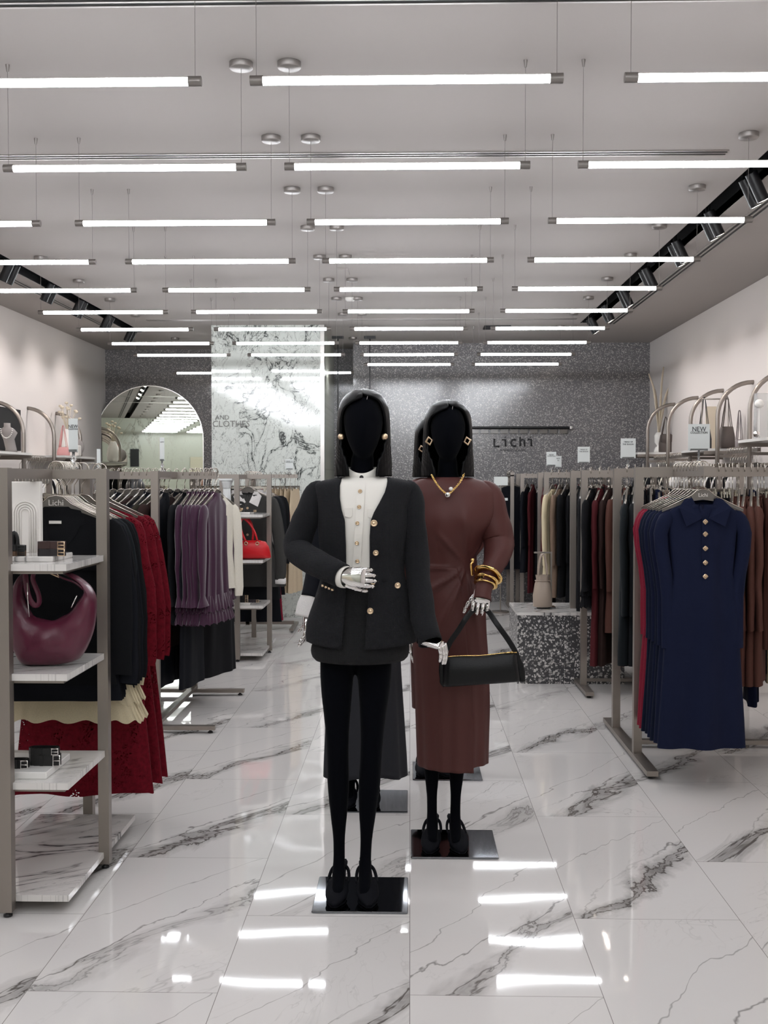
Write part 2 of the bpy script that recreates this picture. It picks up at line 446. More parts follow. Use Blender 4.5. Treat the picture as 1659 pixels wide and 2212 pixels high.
# wall mouldings high on the left wall
for k, (y0, y1, z0, z1) in enumerate(((8.6, 10.6, 1.9, 2.42),)):
    m = MB()
    for i in range(2):
        g = .14 * i
        m.b2((XL, y0 + g, z1 - g), (XL + .015, y1 - g, z1 - g + .02)).b2((XL, y1 - g - .02, z0), (XL + .015, y1 - g, z1 - g))
    struct(m.build('trim_8', 'wall_paint'), 'faint square moulding frame on the left wall', 'wall moulding')

# ------------------------------------------------------------------ arched mirror
mat('mirror_glass', 'dfe3da', .01, 1.0)
mc = at(328, 950, YBL); rr = (at(440, 950, YBL).x - at(217, 950, YBL).x) / 2; ztop = at(328, 836, YBL).z
def arch(cx, r, zb, zt, n=28):
    zc = zt - r
    return [(cx + r * cos(pi * i / n), zc + r * sin(pi * i / n)) for i in range(n + 1)] + [(cx - r, zb), (cx + r, zb)]
mr = thing('arched_mirror', 'tall arched mirror on the dark terrazzo wall at the back left', 'mirror', (mc.x, YBL - .11, 0), .14)
MB().poly(arch(0, rr, .15, ztop), 'y', -.012, -.004).build('mirror_glass', 'mirror_glass', mr)
MB().poly(arch(0, rr + .012, .14, ztop + .012), 'y', -.004, 0).build('backing', 'slot_steel', mr)

# things on the wall behind the viewer that the mirror shows
for k, (x, z0, z1) in enumerate(((-3.0, 1.9, 2.4), (-3.0, 1.1, 1.75))):
    tag(MB().box((x, YF + .015, (z0 + z1) / 2), (.24, .03, z1 - z0)).build('display_board', 'slot_black'), ('upper' if k == 0 else 'lower') + ' dark board seen in the arched mirror', 'board')
dr_ = thing('door_1', 'cream panelled door seen at the right edge of the arched mirror', 'door', (-.95, YF, 0)); dr_['kind'] = 'structure'
mat('door_cream', 'cfc8b2', .6)
MB().b2((-.5, 0, 0), (-.42, .05, 2.1)).b2((.42, 0, 0), (.5, .05, 2.1)).b2((-.5, 0, 2.1), (.5, .05, 2.18)).build('door_frame', 'door_cream', dr_)
MB().b2((-.42, 0, 0), (.42, .03, 2.1)).build('door_leaf', 'door_cream', dr_)

# ------------------------------------------------------------------ shop sign on the back wall
sg = thing('wall_sign', 'thin dark letters of the shop name on the terrazzo wall', 'sign', (at(1108, 958, YB).x, YB, at(1108, 958, YB).z))
def stroke(m, pts, r=.011):
    m.tube([(p[0], -.02, p[1]) for p in pts], r, 6)
def px2(px, py):
    p = at(px, py, YB); return (p.x - sg.location.x, p.z - sg.location.z)
def S(ch, pl):
    m = MB()
    for p in pl: stroke(m, [px2(1000 + x / 6.38, 900 + y / 6.38) for x, y in p])
    m.build('letter', 'letter_dark', sg)
S('L', [[(432, 305), (432, 410), (500, 410)]])
S('i', [[(535, 318), (585, 318), (585, 408)], [(578, 280), (584, 288)]])
S('c', [[(728, 325), (705, 314), (675, 325), (658, 355), (672, 392), (700, 408), (730, 400)]])
S('h', [[(785, 280), (785, 408)], [(785, 335), (815, 314), (843, 325), (848, 408)]])
S('i', [[(890, 314), (940, 314), (940, 408)], [(928, 275), (934, 283)]])
text('www.lichi.com', .055, (px2(1108, 972)[0], -.01, px2(1108, 972)[1]), 'letter_dark', sg, name='web_address', ext=.002)

# dark light bar below the tubes on the back wall
lb = thing('light_bar', 'long thin dark bar with a row of small blocks above the shop name', 'light bar', (0, 0, 0))
a, b = at(1010, 924, YB - .08), at(1233, 919, YB - .08)
MB().cyl((a.x, YB - .08, a.z), (b.x, YB - .08, a.z), .016).build('bar', 'black_metal', lb)
for k in range(10):
    p = at(1026 + 21.3 * k, 931, YB - .05)
    MB().b2((p.x - .05, YB - .04, p.z - .03), (p.x + .045, YB - .012, p.z + .022)).build('block', 'grey_acrylic', lb)
MB().ball((b.x, YB - .08, a.z), .022).build('end_cap', 'white_gloss', lb)
for x in (a.x + .1, b.x - .1): MB().cyl((x, YB - .08, a.z), (x, YB, a.z), .008).build('bracket', 'black_metal', lb)
for k, px in enumerate((730, 799)):
    x = at(px, 800, 13.4).x
    r = thing('hanging_rod', 'thin black rod dropping from the ceiling %s of the marble pillar' % ('just right' if k == 0 else 'further right'), 'rod', (x, 13.4, 0))
    MB().cyl((0, 0, .9), (0, 0, H - .03), .008).build('rod', 'black_metal', r); MB().b2((-.07, -.03, H - .03), (.07, .03, H)).build('mount', 'black_metal', r)
    MB().cyl((0, 0, 0), (0, 0, .9), .008).build('lower_rod', 'black_metal', r)

# ------------------------------------------------------------------ suspended tubes
ZT = 2.839
cols = {-1: (-2.88, -1.86), 0: (-1.69, -.675), 1: (-.515, .487), 2: (.685, 1.70)}
def make_tube(canopy_left):
    r = thing('tube_light', '', '', (0, 0, 0)); hw = .505; cap = .042; R = .0155
    def shell(a0, a1, n, r_): return [[(x, r_ * sin(lerp(a0, a1, i / n)), r_ * cos(lerp(a0, a1, i / n))) for i in range(n + 1)] for x in (-hw + cap, hw - cap)]
    MB().rings(shell(radians(52), radians(308), 9, R * .93), False).build('glowing_tube', 'tube_glow', r)
    MB().rings(shell(radians(-53), radians(53), 5, R * .94), False).build('uplight_stop', 'white_board', r)  # unlit back strip added to keep direct tube light off the ceiling
    for sx in (-1, 1):
        MB().cyl((sx * (hw - cap), 0, 0), (sx * hw, 0, 0), R * 1.07, n=18).build('end_cap', 'brushed_nickel', r)
        wx = sx * (hw - .02)
        MB().cyl((wx, 0, R), (wx, 0, H - ZT - .004), .0011, n=5).build('wire', 'brushed_nickel', r)
        if (sx == -1) == canopy_left:
            MB().lathe([(.0, -.026), (.046, -.026), (.049, -.022), (.049, -.002), (.049, 0)], (wx, 0, H - ZT)).build('ceiling_canopy', 'brushed_nickel', r)
        else:
            MB().cyl((wx, 0, H - ZT - .03), (wx, 0, H - ZT), .0045, .009, n=10).build('wire_anchor', 'brushed_nickel', r)
    return r
proto = {True: make_tube(True), False: make_tube(False)}; used = set()
colname = {-1: 'leftmost column', 0: 'second column from left', 1: 'column right of centre', 2: 'rightmost column'}
for k in [0, 1, 2, 3, 4, 5, 6, 7, 8, 9, 10, -1, -2, -3, -4, -5]:
    Y = 3.63 + .99 * k
    for c, (x0, x1) in cols.items():
        if (k == 9 and c < 1) or (k == 10 and c > 0): continue
        if k == 10: Y = 13.5
        key = c in (1, -1); p = proto[key]
        o = p if key not in used else copy_tree(p); used.add(key)
        o.location = ((x0 + x1) / 2, Y, ZT)
        tag(o, ('glowing white tube light in the %s row from the front, %s' if k >= 0 else 'overhead tube light out of view, %s row back, %s') % (ordn(k) if k >= 0 else ordn(-k - 1), colname[c]), 'tube light', 'suspended tube lights')

# ------------------------------------------------------------------ spotlights in the channels
def make_spot(side):
    r = thing('track_spotlight', '', '', (0, 0, 0))
    R = Matrix.Rotation(radians(-28 * side), 4, 'Y') @ Matrix.Rotation(radians(8), 4, 'X')
    MB().cyl((0, 0, -.17), (0, 0, 0), .036, n=20).build('lamp_body', 'black_metal', r, xf=R)
    MB().cyl((0, 0, -.171), (0, 0, -.168), .029, n=20).build('lens', 'spot_glow', r, xf=R)
    MB().cyl((0, 0, -.02), (0, 0, .1), .01, n=8).build('stem', 'black_metal', r)
    return r
spots = {1: make_spot(1), -1: make_spot(-1)}; first = {1: True, -1: True}
for side, xs, ys in ((1, 1.943, [3.4, 4.4, 5.45, 6.45, 7.35, 8.25, 9.3, 10.3, 11.25, 12.1]), (-1, -3.2, [6.9, 7.9, 8.9, 9.9, 10.8, 11.8, 12.8])):
    for i, y in enumerate(ys):
        for j in range(2):
            o = spots[side] if first[side] else copy_tree(spots[side]); first[side] = False
            o.location = (xs, y + j * .13, H + .03)
            tag(o, 'black spotlight in the %s ceiling channel, %s one of the %s pair from the back' % ('right' if side == 1 else 'left', ('front', 'rear')[j], ordn(len(ys) - 1 - i)), 'spotlight', 'black spotlights in the ceiling channels')
        ld = bpy.data.lights.new('spot_beam', 'SPOT'); ld.energy = 10; ld.color = (1, .93, .9); ld.spot_size = radians(105); ld.spot_blend = 1.0; ld.shadow_soft_size = .04
        lo = bpy.data.objects.new('spot_beam', ld); C.objects.link(lo); lo.location = (xs + side * .1, y + .06, H - .13)
        lo.rotation_euler = Vector((-side * .62, 0, 1.0)).to_track_quat('Z', 'Y').to_euler()

# ceiling bits
for px, py, nm, lb_ in ((757, 645, 'smoke_detector', 'small round smoke detector on the ceiling centre'), ):
    D = 1.715 * F / (1035 - py); x = (px - 886) / F * D
    tag(MB().lathe([(.03, -.035), (.05, -.02), (.055, 0)], (x, D, H)).build(nm, 'white_gloss'), lb_, 'smoke detector')
D = 11.0; tag(MB().b2((at(1045, 728, 12.6).x, 12.5, H - .015), (at(1102, 728, 12.6).x, 12.75, H)).build('ceiling_grille', 'slot_black'), 'black rectangular grille on the ceiling near the back wall', 'grille')
tag(MB().b2((at(728, 580, 9.1).x, 9.1, H - .008), (at(752, 580, 9.1).x, 9.35, H)).build('access_hatch', 'ceiling_paint'), 'small square access hatch in the ceiling centre', 'hatch')
# ------------------------------------------------------------------ clothes, hangers
for nm, c, r in (('black_cloth', '111217', .8), ('black_wool', '16171b', .9), ('navy_black', '10131d', .75), ('charcoal', '1c1f23', .85), ('charcoal_green', '20262a', .85),
                 ('navy', '141d3c', .85), ('deep_navy', '101a33', .85), ('crimson', '8c2238', .8), ('burgundy', '5c2026', .85), ('brown', '6b453c', .8), ('dark_brown', '3a2724', .85),
                 ('plum', '4c2642', .55), ('grey_cloth', '4f4e4c', .85), ('cream', 'ddcfae', .8), ('cream_white', 'e6e0d2', .7), ('white_cloth', 'e9e5e2', .7), ('tan', '8a7464', .8),
                 ('beige', 'd3c0a4', .8), ('pink', 'c79aa0', .8), ('olive', '3b372c', .85), ('greige', '9a8c80', .7)):
    mat(nm, c, r, bump=.35, scale=260, vary=.18, spec=.2)
    for q in (1, 2):
        e = [n for n in M[nm].node_tree.nodes if n.type == 'MIX_RGB'][0].inputs[q]; e.default_value = tuple(v * (.62 if max(e.default_value[:3]) < .25 else .9) for v in e.default_value[:3]) + (1,)
M['plum'].node_tree.nodes['Principled BSDF'].inputs['Sheen Weight'].default_value = .5
mat('label_white', 'e2ded6', .6)


def lace():
    m = mat('red_lace', '620818', .8, bump=1.0, scale=60, vary=.6, spec=.12)
    nt = m.node_tree; b = nt.nodes['Principled BSDF']; L = nt.links.new; N = nt.nodes.new
    tc = N('ShaderNodeTexCoord')
    v = N('ShaderNodeTexVoronoi'); v.feature = 'F1'; v.inputs['Scale'].default_value = 130; L(tc.outputs['Object'], v.inputs['Vector'])
    n = N('ShaderNodeTexNoise'); n.inputs['Scale'].default_value = 14; n.inputs['Detail'].default_value = 3; L(tc.outputs['Object'], n.inputs['Vector'])
    a = N('ShaderNodeMath'); a.operation = 'LESS_THAN'; a.inputs[1].default_value = .36; L(v.outputs['Distance'], a.inputs[0])
    c = N('ShaderNodeMath'); c.operation = 'GREATER_THAN'; c.inputs[1].default_value = .56; L(n.outputs['Fac'], c.inputs[0])
    d = N('ShaderNodeMath'); d.operation = 'MULTIPLY'; L(a.outputs[0], d.inputs[0]); L(c.outputs[0], d.inputs[1])
    e = N('ShaderNodeMath'); e.operation = 'SUBTRACT'; e.inputs[0].default_value = 1; L(d.outputs[0], e.inputs[1]); L(e.outputs[0], b.inputs['Alpha'])
lace()
EYE_Z = 1.59
cache = {}


def hanger_parts(kind):
    """kind: 'shoulder' (grey moulded hanger), 'clip' (bar with two metal clips). Origin at the top face of the rail, plane x-z."""
    k = 'h' + kind
    if k in cache: return cache[k]
    out = []
    hk = MB(); pts = [(-.030, 0, -.026), (-.031, 0, -.012)] + [(-.031 + 0.0 + .031 * (1 - cos(t)), 0, -.004 + .026 * sin(t)) for t in [pi * i / 8 for i in range(9)]] + [(.031, 0, -.03), (.012, 0, -.058), (.0, 0, -.075), (0, 0, -.13)]
    hk.tube(pts, .0021, 6); out.append(('hook', hk.mesh('hook'), 'hook_wire'))
    b = MB()
    if kind == 'shoulder':
        up = [(-.2, -.215), (-.13, -.182), (-.06, -.148), (-.03, -.122), (0, -.115), (.03, -.122), (.06, -.148), (.13, -.182), (.2, -.215)]
        lo = [(.2, -.228), (.13, -.2), (.07, -.178), (0, -.168), (-.07, -.178), (-.13, -.2), (-.2, -.228)]
        b.poly(up + lo, 'y', -.005, .005)
        body = ('hanger_body', b.mesh('hanger_body'), 'grey_acrylic')
        e = MB(); e.tube([(p[0], -.006, p[1]) for p in up], .0025, 5); out.append(('bright_edge', e.mesh('bright_edge'), 'hook_wire'))
    else:
        b.box((0, 0, -.128), (.34, .008, .018)); body = ('hanger_bar', b.mesh('hanger_bar'), 'hook_wire')
        for s in (-1, 1):
            c = MB(); c.box((s * .13, 0, -.150), (.022, .022, .034)).tube([(s * .13 - .014, 0, -.128), (s * .13 - .02, 0, -.155)], .003, 5).tube([(s * .13 + .014, 0, -.128), (s * .13 + .02, 0, -.155)], .003, 5)
            out.append(('clip', c.mesh('clip'), 'hook_wire'))
    cache[k] = (body, out); return cache[k]


def spawn(name, parts, root_mat_override=None, loc=(0, 0, 0), rz=0, tilt=0):
    body, ch = parts
    r = link(name, body[1], body[2]); r.location = loc; r.rotation_euler = (0, tilt, rz)
    for n, me, m in ch: link(n, me, m, r)
    return r


def garment_parts(kind, m, seed):
    key = (kind, m, seed)
    if key in cache: return cache[key]
    rnd = random.Random(hash_(kind) * 7 + seed * 31); K = GK[kind]
    W, Lh, hem, fold, kf = K['w'], K['l'], K['hem'], K.get('fold', .012), K.get('k', 9)
    thick = K.get('t', .042); ph = rnd.random() * 6; waist = K.get('waist', .92); N = 56
    rows = []
    if K.get('clip'):
        tab = [(-.150, K['w'] / 2, .008), (-.17, K['w'] / 2, .012), (-.3, K['w'] / 2 + .02, .03), (-.15 - Lh * .6, lerp(K['w'], hem, .6) / 2, thick), (-.15 - Lh, hem / 2, thick * 1.15)]
    else:
        ny = .014
        tab = [(-.160, .052, .034), (-.172, .068, .036), (-.190, W * .30, .036), (-.208, W * .42, .036), (-.228, W * .49, .037), (-.27, W * .50, .038), (-.36, W * .475, thick), (-.54, W * .5 * waist, thick), (-.70, lerp(W * waist, hem, .35) / 2 + .005, thick * 1.1)]
        if Lh > .62: tab += [(-.16 - Lh, hem / 2, thick * 1.3)]
        else: tab = [t for t in tab if t[0] > -.12 - Lh] + [(-.16 - Lh, hem / 2, thick * 1.1)]
    n = K.get('n', 22); zt, zb = tab[0][0], tab[-1][0]
    levels = [zt + (tab[i][0] - zt) for i in range(min(6, len(tab)))] if not K.get('clip') else [tab[0][0], tab[1][0]]
    z0 = levels[-1]; levels += [z0 + (zb - z0) * (i + 1) / n for i in range(n)]
    for z in levels:
        rx, ry = interp(tab, z); t = (z - zt) / (zb - zt); row = []
        for i in range(N):
            a = 2 * pi * i / N
            f = fold * t ** .8 * (sin(kf * a + ph) + .5 * sin((kf * 1.7 // 1) * a + 2 * ph + 2 * t))
            wob = .010 * noise.noise(Vector((cos(a) * 2 + seed * 5, sin(a) * 2, z * 4)))
            cx, sy = cos(a), sin(a); sq = abs(sy) ** .7 * (1 if sy > 0 else -1)
            zz = z
            if K.get('scallop') and t > .985: zz += .012 * abs(sin(a * 26))
            if K.get('collar') == 'shirt' and z > -.185: zz -= (.085 if z > -.165 else .065) * max(0, -sin(a)) ** 2
            if K.get('diphem') and t > .5: zz -= K['diphem'] * (t - .5) * 2 * (1 + cos(2 * a)) * .5
            row.append((cx * (rx + f * .5 + wob * .4), sq * (ry + f + wob) , zz))
        rows.append(row)
    mb = MB().rings(rows, True, (False, False)); root = ('body', mb.mesh(kind), m); ch = []
    sl = K.get('sleeve', 0)
    if sl:
        fl_ = K.get('flare', 0); sr = K.get('sr', .052)
        for s in (-1, 1):
            P = [(s * (W * .44), 0, -.235), (s * (W * .50 + .012), 0, -.27), (s * (W * .52 + .03), -.004, -.36), (s * (W * .54 + K.get('out', .03)), -.008, -.24 - sl * .55), (s * (W * .54 + K.get('out', .03) * 1.1), -.012, -.24 - sl * .88), (s * (W * .54 + K.get('out', .03)), -.015, -.24 - sl)]
            P = smooth_path(P, 12); R = [lerp(sr, sr * .72, i / 11) for i in range(12)]
            R[0] *= .55; R[1] *= .85
            if fl_: R[8] *= .8; R[9] *= .75; R[10] *= 1.15; R[11] *= 1.5
            sb = MB().tube(P, R, 14, flat=(1, .72), up=(1, 0, 0), cap=(True, False))
            sb.v = [tuple(Vector(v) + Vector((.35, 1, 0)) * (.016 * noise.noise(Vector(v) * 9 + Vector((seed, 0, 0))) + .008 * noise.noise(Vector((v[0] * 30, v[1] * 20, v[2] * 7 + seed))))) for v in sb.v]
            ch.append(('sleeve', sb.mesh('sleeve'), m))
            if K.get('cuff'):
                q = P[-1]; ch.append(('cuff', MB().tube([P[-2] + (P[-1] - P[-2]) * .6, q + Vector((0, 0, -.035))], [R[-1] * 1.12, R[-1] * 1.2], 14, flat=(1, .75), up=(1, 0, 0)).mesh('cuff'), K['cuff']))
    cm = K.get('collar_m', m)
    if K.get('collar') == 'shirt':
        for s in (-1, 1):
            pts = [(s * .06, -.024, -.160), (s * .016, -.052, -.258), (s * .095, -.058, -.298), (s * .128, -.046, -.205), (s * .092, -.018, -.165)]
            q = MB(); q.add(pts + [(p[0], p[1] + .006, p[2] + .002) for p in pts], [(0, 1, 2, 3, 4), (9, 8, 7, 6, 5)] + [(i, (i + 1) % 5, (i + 1) % 5 + 5, i + 5) for i in range(5)], False)
            ch.append(('collar', q.mesh('collar'), cm))
        ch.append(('neckband', MB().rings([[(.062 * cos(a), .034 * sin(a), z - (.075 if z < -.15 else .085) * max(0, -sin(a)) ** 2) for a in [2 * pi * i / 20 for i in range(20)]] for z in (-.175, -.145)], True, (False, False)).mesh('neckband'), cm))
    elif K.get('collar') == 'stand':
        ch.append(('collar', MB().rings([[(r * cos(a), r * .62 * sin(a), z - .012 * max(0, -sin(a))) for a in [2 * pi * i / 20 for i in range(20)]] for r, z in ((.062, -.178), (.058, -.14), (.054, -.128))], True, (False, False)).mesh('collar'), cm))
    if K.get('ruffle'):
        for q, zz in enumerate(K['ruffle']):
            rx, ry = interp(tab, zz); q2 = []
            for j, (g, dz) in enumerate(((1.01, 0), (1.07, -.05), (1.16, -.10))):
                q2.append([(cos(a) * rx * g, (abs(sin(a)) ** .7 * (1 if sin(a) > 0 else -1)) * (ry * g + .010 * j) + .006 * j * sin(29 * a + q), zz + dz + .004 * j * sin(14 * a + q)) for a in [2 * pi * i / 150 for i in range(150)]])
            ch.append(('ruffle', MB().rings(q2, True, (False, False)).mesh('ruffle'), K.get('ruffle_m', m)))
    if K.get('buttons'):
        for zz in K['buttons']:
            rx, ry = interp(tab, zz)
            ch.append(('button', MB().cyl((0, -ry - .012, zz), (0, -ry - .003, zz), .011, n=10).mesh('button'), 'pale_gold'))
    if K.get('lapel'):
        for s in (-1, 1):
            pts = [(s * .05, -.040, -.165), (s * .015, -.05, -.36), (s * .085, -.052, -.27), (s * .10, -.05, -.235), (s * .125, -.046, -.225), (s * .10, -.035, -.175)]
            q = MB().add(pts + [(p[0], p[1] + .007, p[2]) for p in pts], [(0, 1, 2, 3, 4, 5), (11, 10, 9, 8, 7, 6)] + [(i, (i + 1) % 6, (i + 1) % 6 + 6, i + 6) for i in range(6)], False)
            ch.append(('lapel', q.mesh('lapel'), m))
    cache[key] = (root, ch); return cache[key]


def hash_(s): return sum(ord(c) * (i + 1) for i, c in enumerate(s)) % 997


GK = {
    'dress': dict(w=.39, l=1.22, hem=.52, sleeve=.60, fold=.014, k=7, collar='shirt'),
    'long_dress': dict(w=.38, l=1.24, hem=.50, sleeve=.60, fold=.012, k=6, collar='stand', waist=.8),
    'lace_dress': dict(w=.40, l=1.27, hem=.60, sleeve=.62, fold=.012, k=6, scallop=1, n=30, sr=.052, out=.06),
    'blouse': dict(w=.38, l=.62, hem=.46, sleeve=.60, fold=.014, k=9, collar='shirt'),
    'ruffle_blouse': dict(w=.37, l=.76, hem=.44, sleeve=.62, fold=.020, k=11, collar='stand', flare=1, ruffle=(-.80, -.88), sr=.058),
    'jacket': dict(w=.42, l=.72, hem=.48, sleeve=.60, fold=.006, k=4, lapel=1, sr=.058, t=.05),
    'coat': dict(w=.43, l=1.0, hem=.52, sleeve=.62, fold=.010, k=5, lapel=1, sr=.062, t=.055),
    'short_coat': dict(w=.42, l=.79, hem=.50, sleeve=.64, fold=.012, k=5, lapel=1, sr=.052, t=.05, out=.05),
    'peplum_top': dict(w=.39, l=.76, hem=.54, sleeve=.66, fold=.014, k=12, ruffle=(-.88, -.955), ruffle_m='cream', sr=.05, out=.05),
    'cream_top': dict(w=.40, l=.76, hem=.54, sleeve=.68, fold=.014, k=12, ruffle=(-.88, -.955), ruffle_m='cream', sr=.036, out=.055),
    'knit_top': dict(w=.38, l=.68, hem=.42, sleeve=.6, fold=.008, k=6),
    'grey_dress': dict(w=.40, l=.86, hem=.66, sleeve=.72, fold=.016, k=8, collar='shirt', collar_m='white_cloth', buttons=(-.31, -.55, -.68), cuff='white_cloth', sr=.06, out=.07),
    'skirt': dict(w=.32, l=.82, hem=.44, clip=1, fold=.016, k=10), 'long_skirt': dict(w=.32, l=1.06, hem=.44, clip=1, fold=.014, k=9),
    'pleated_skirt': dict(w=.34, l=.70, hem=.60, clip=1, fold=.018, k=16),
    'trousers': dict(w=.30, l=1.12, hem=.36, clip=1, fold=.010, k=4, t=.03),
    'sleeveless_dress': dict(w=.34, l=1.1, hem=.46, fold=.012, k=7),
}
CATS = {'dress': 'dress', 'long_dress': 'dress', 'lace_dress': 'dress', 'blouse': 'blouse', 'ruffle_blouse': 'blouse', 'jacket': 'jacket', 'coat': 'coat', 'short_coat': 'coat', 'peplum_top': 'top', 'cream_top': 'top', 'knit_top': 'top', 'grey_dress': 'dress',
        'skirt': 'skirt', 'long_skirt': 'skirt', 'pleated_skirt': 'skirt', 'trousers': 'trousers', 'sleeveless_dress': 'dress'}


def hang(kind, m, x, y, rz, desc, where, z=1.60, seed=None, tilt=0.0, group=None, sq=.62):
    """one hanger and one garment on a rail whose top is at height z"""
    w0 = where; where = where.replace(', rear rail on the ', ', rear rail, ').replace(', front rail on the ', ', front rail, ').replace(' from the ', ' from ').replace(' on the ', ', ')
    clip = GK[kind].get('clip'); sd = (seed if seed is not None else int(abs(x * 37 + y * 91)) % 3)
    rr_ = random.Random(int(x * 1000) * 13 + int(y * 1000)); jz = rr_.uniform(-.05, .05) if abs(tilt) < 9 else 0
    h = spawn('clothes_hanger', hanger_parts('clip' if clip else 'shoulder'), loc=(x, y, z), rz=rz + jz)
    tag(h, ('clip hanger of ' if clip else 'grey hanger of ') + desc + ', ' + where, 'hanger', 'hangers on the ' + (w0.split(' on the ')[-1]))
    g = spawn(kind, garment_parts(kind, m, sd), loc=(x, y, z - .001), rz=rz + jz)
    g.scale = (1, sq, 1)
    tag(g, desc + ' hanging ' + where, CATS[kind], group)
    return h, g


# ------------------------------------------------------------------ rack frames
def foot_part(x, y, r):
    m = MB(); foot(m, x, y); m.build('levelling_foot', 'black_metal', r)


def foot(m, x, y): m.lathe([(.012, .0), (.016, .001), (.016, .008), (.008, .012), (.008, .022)], (x, y, 0), 12)


def shelf_unit(cx, cy, label, rail_end, zt=1.59, shelf_front=None):
    """cross-shaped steel unit: four posts at the middle of each side, marble shelves in front"""
    r = thing('shelf_rack', label, 'clothes rack', (cx, cy, 0)); p = .042; dx, dy = .21, .50
    for sx, sy in ((0, -1), (1, 0), (0, 1), (-1, 0)):
        x, y = sx * dx, sy * dy
        MB().box((x, y, (zt + .02) / 2), (p, p, zt - .02)).build('post', 'steel', r)
        m = MB(); foot(m, x, y); m.build('levelling_foot', 'black_metal', r)
    MB().box((0, 0, zt - .02), (dx * 2, .034, .036)).build('cross_rail', 'steel', r)
    MB().b2((-.016, -dy, zt - .04), (.016, rail_end, zt - .0015)).build('hanging_rail', 'steel', r)
    for k, z in enumerate((1.215, .827, .44)):
        MB().b2((-.20, -dy - .02 + .042, z - .0), (.20, -.03, z + .012)).b2((-.20, -dy + .05, z), (.20, -.03, z + .001)).build('shelf_frame', 'steel', r)
        MB().b2((-.218, -dy + .022 - .02, z + .012), (.218, -.024, z + .036)).build('marble_shelf', 'shelf_marble', r)
    MB().b2((-.21, -dy - .02 + .042, .045), (.21, dy + .04 - .062, .068)).build('base_shelf', 'shelf_marble', r)
    return r


def side_rack(x0, ya, yb, base, x1, label, zt=1.615, arm=None, mid=None):
    """inverted-U rack: two posts on a floor bar running away from the viewer, rails to the right at both posts"""
    r = thing('clothes_rack', label, 'clothes rack', (x0, (ya + yb) / 2, 0)); p = .045; oy = (ya + yb) / 2
    for y in (ya, yb):
        MB().b2((-p / 2, y - oy - p / 2, .045), (p / 2, y - oy + p / 2, zt - .05)).build('post', 'steel', r)
        MB().b2((-p / 2, y - oy - p / 2, zt - .05), (x1 - x0, y - oy + p / 2, zt)).build('hanging_rail', 'steel', r)
        MB().box((x1 - x0 - p / 2, y - oy, zt / 2), (p, p, zt - .1)).build('post', 'steel', r)
    m = MB().b2((-.03, base[0] - oy, .018), (.03, base[1] - oy, .045)); m.build('base_bar', 'steel', r)
    MB().b2((.03, -.022, .02), (x1 - x0, .022, .045)).build('cross_bar', 'steel', r)
    MB().b2((x1 - x0 - .07, base[0] - oy, .018), (x1 - x0, base[1] - oy, .045)).build('base_bar', 'steel', r)
    for y in base:
        m = MB(); foot(m, 0, y - oy + (.04 if y == base[0] else -.04)); m.build('levelling_foot', 'black_metal', r)
    if arm: MB().b2((arm[0] - x0 - .022, arm[1] - oy, zt - .05), (arm[0] - x0 + .022, ya - oy, zt - .001)).build('front_arm', 'steel', r)
    return r


# near left shelf rack -------------------------------------------------
shelf_unit(-1.425, 4.37, 'nearest steel and marble shelf rack at the left edge, holding the burgundy bag', 1.0)
L1 = 'near left shelf rack'
seq = [(4.45, 'jacket', 'black_wool', 'black suit jacket'), (4.475, 'short_coat', 'navy_black', 'blue-black coat'), (4.495, 'short_coat', 'black_cloth', 'plain black coat'), (4.515, 'short_coat', 'black_wool', 'black wool coat'), (4.535, 'jacket', 'charcoal_green', 'dark green jacket'),
       (4.555, 'short_coat', 'navy_black', 'dark navy coat'), (4.575, 'peplum_top', 'black_cloth', 'black top with cream ruffle'), (4.60, 'peplum_top', 'black_cloth', 'second black top with cream ruffle'), (4.62, 'short_coat', 'black_cloth', 'rear black coat'),
       (4.64, 'short_coat', 'black_wool', 'rearmost black coat'), (4.69, 'cream_top', 'cream', 'cream ruffled top'), (4.80, 'lace_dress', 'red_lace', 'front red lace dress'), (4.98, 'lace_dress', 'red_lace', 'middle red lace dress'), (5.08, 'lace_dress', 'red_lace', 'rear red lace dress')]
for i, (y, k, m, d) in enumerate(seq):
    h, g = hang(k, m, -1.425, y, .02 * (i % 3 - 1), d, '%s from the front on the %s' % (ordn(i), L1), sq=.30 if y < 4.7 else .6)
    if i == 0:
        text('Lichi', .034, (0, -.0075, -.146), 'label_white', h)
        MB().box((.11, -.066, -.40), (.12, .012, .03), bev=.004).build('chest_pocket', m, g); MB().box((0, -.062, -.222), (.05, .004, .012)).build('neck_label', 'label_white', g)

# second left rack -----------------------------------------------------
r = thing('clothes_rack', 'second steel clothes rack on the left, holding plum blouses', 'clothes rack', (-1.55, 7.3, 0))
for y, s in ((6.73, 'front'), (7.92, 'rear')):
    MB().b2((-.55, y - 7.3 - .022, .02), (.36, y - 7.3 + .022, .045)).build('base_bar', 'steel', r)
    [foot_part(q, y - 7.3, r) for q in (.33, -.5)]
    MB().b2((-.022, y - 7.3 - .022, .045), (.022, y - 7.3 + .022, 1.60)).build('post', 'steel', r)
MB().b2((-.018, -.57, 1.56), (.018, .62, 1.598)).build('top_rail', 'steel', r)
MB().b2((-.55, -.018, 1.55), (.28, .018, 1.598)).build('hanging_rail', 'steel', r)
MB().b2((-.55, .34, 1.55), (.2, .376, 1.598)).build('hanging_rail', 'steel', r)
MB().b2((-.022, -.57, .045), (.022, .62, .07)).build('base_bar', 'steel', r)
L2 = 'second left rack'; i = 0
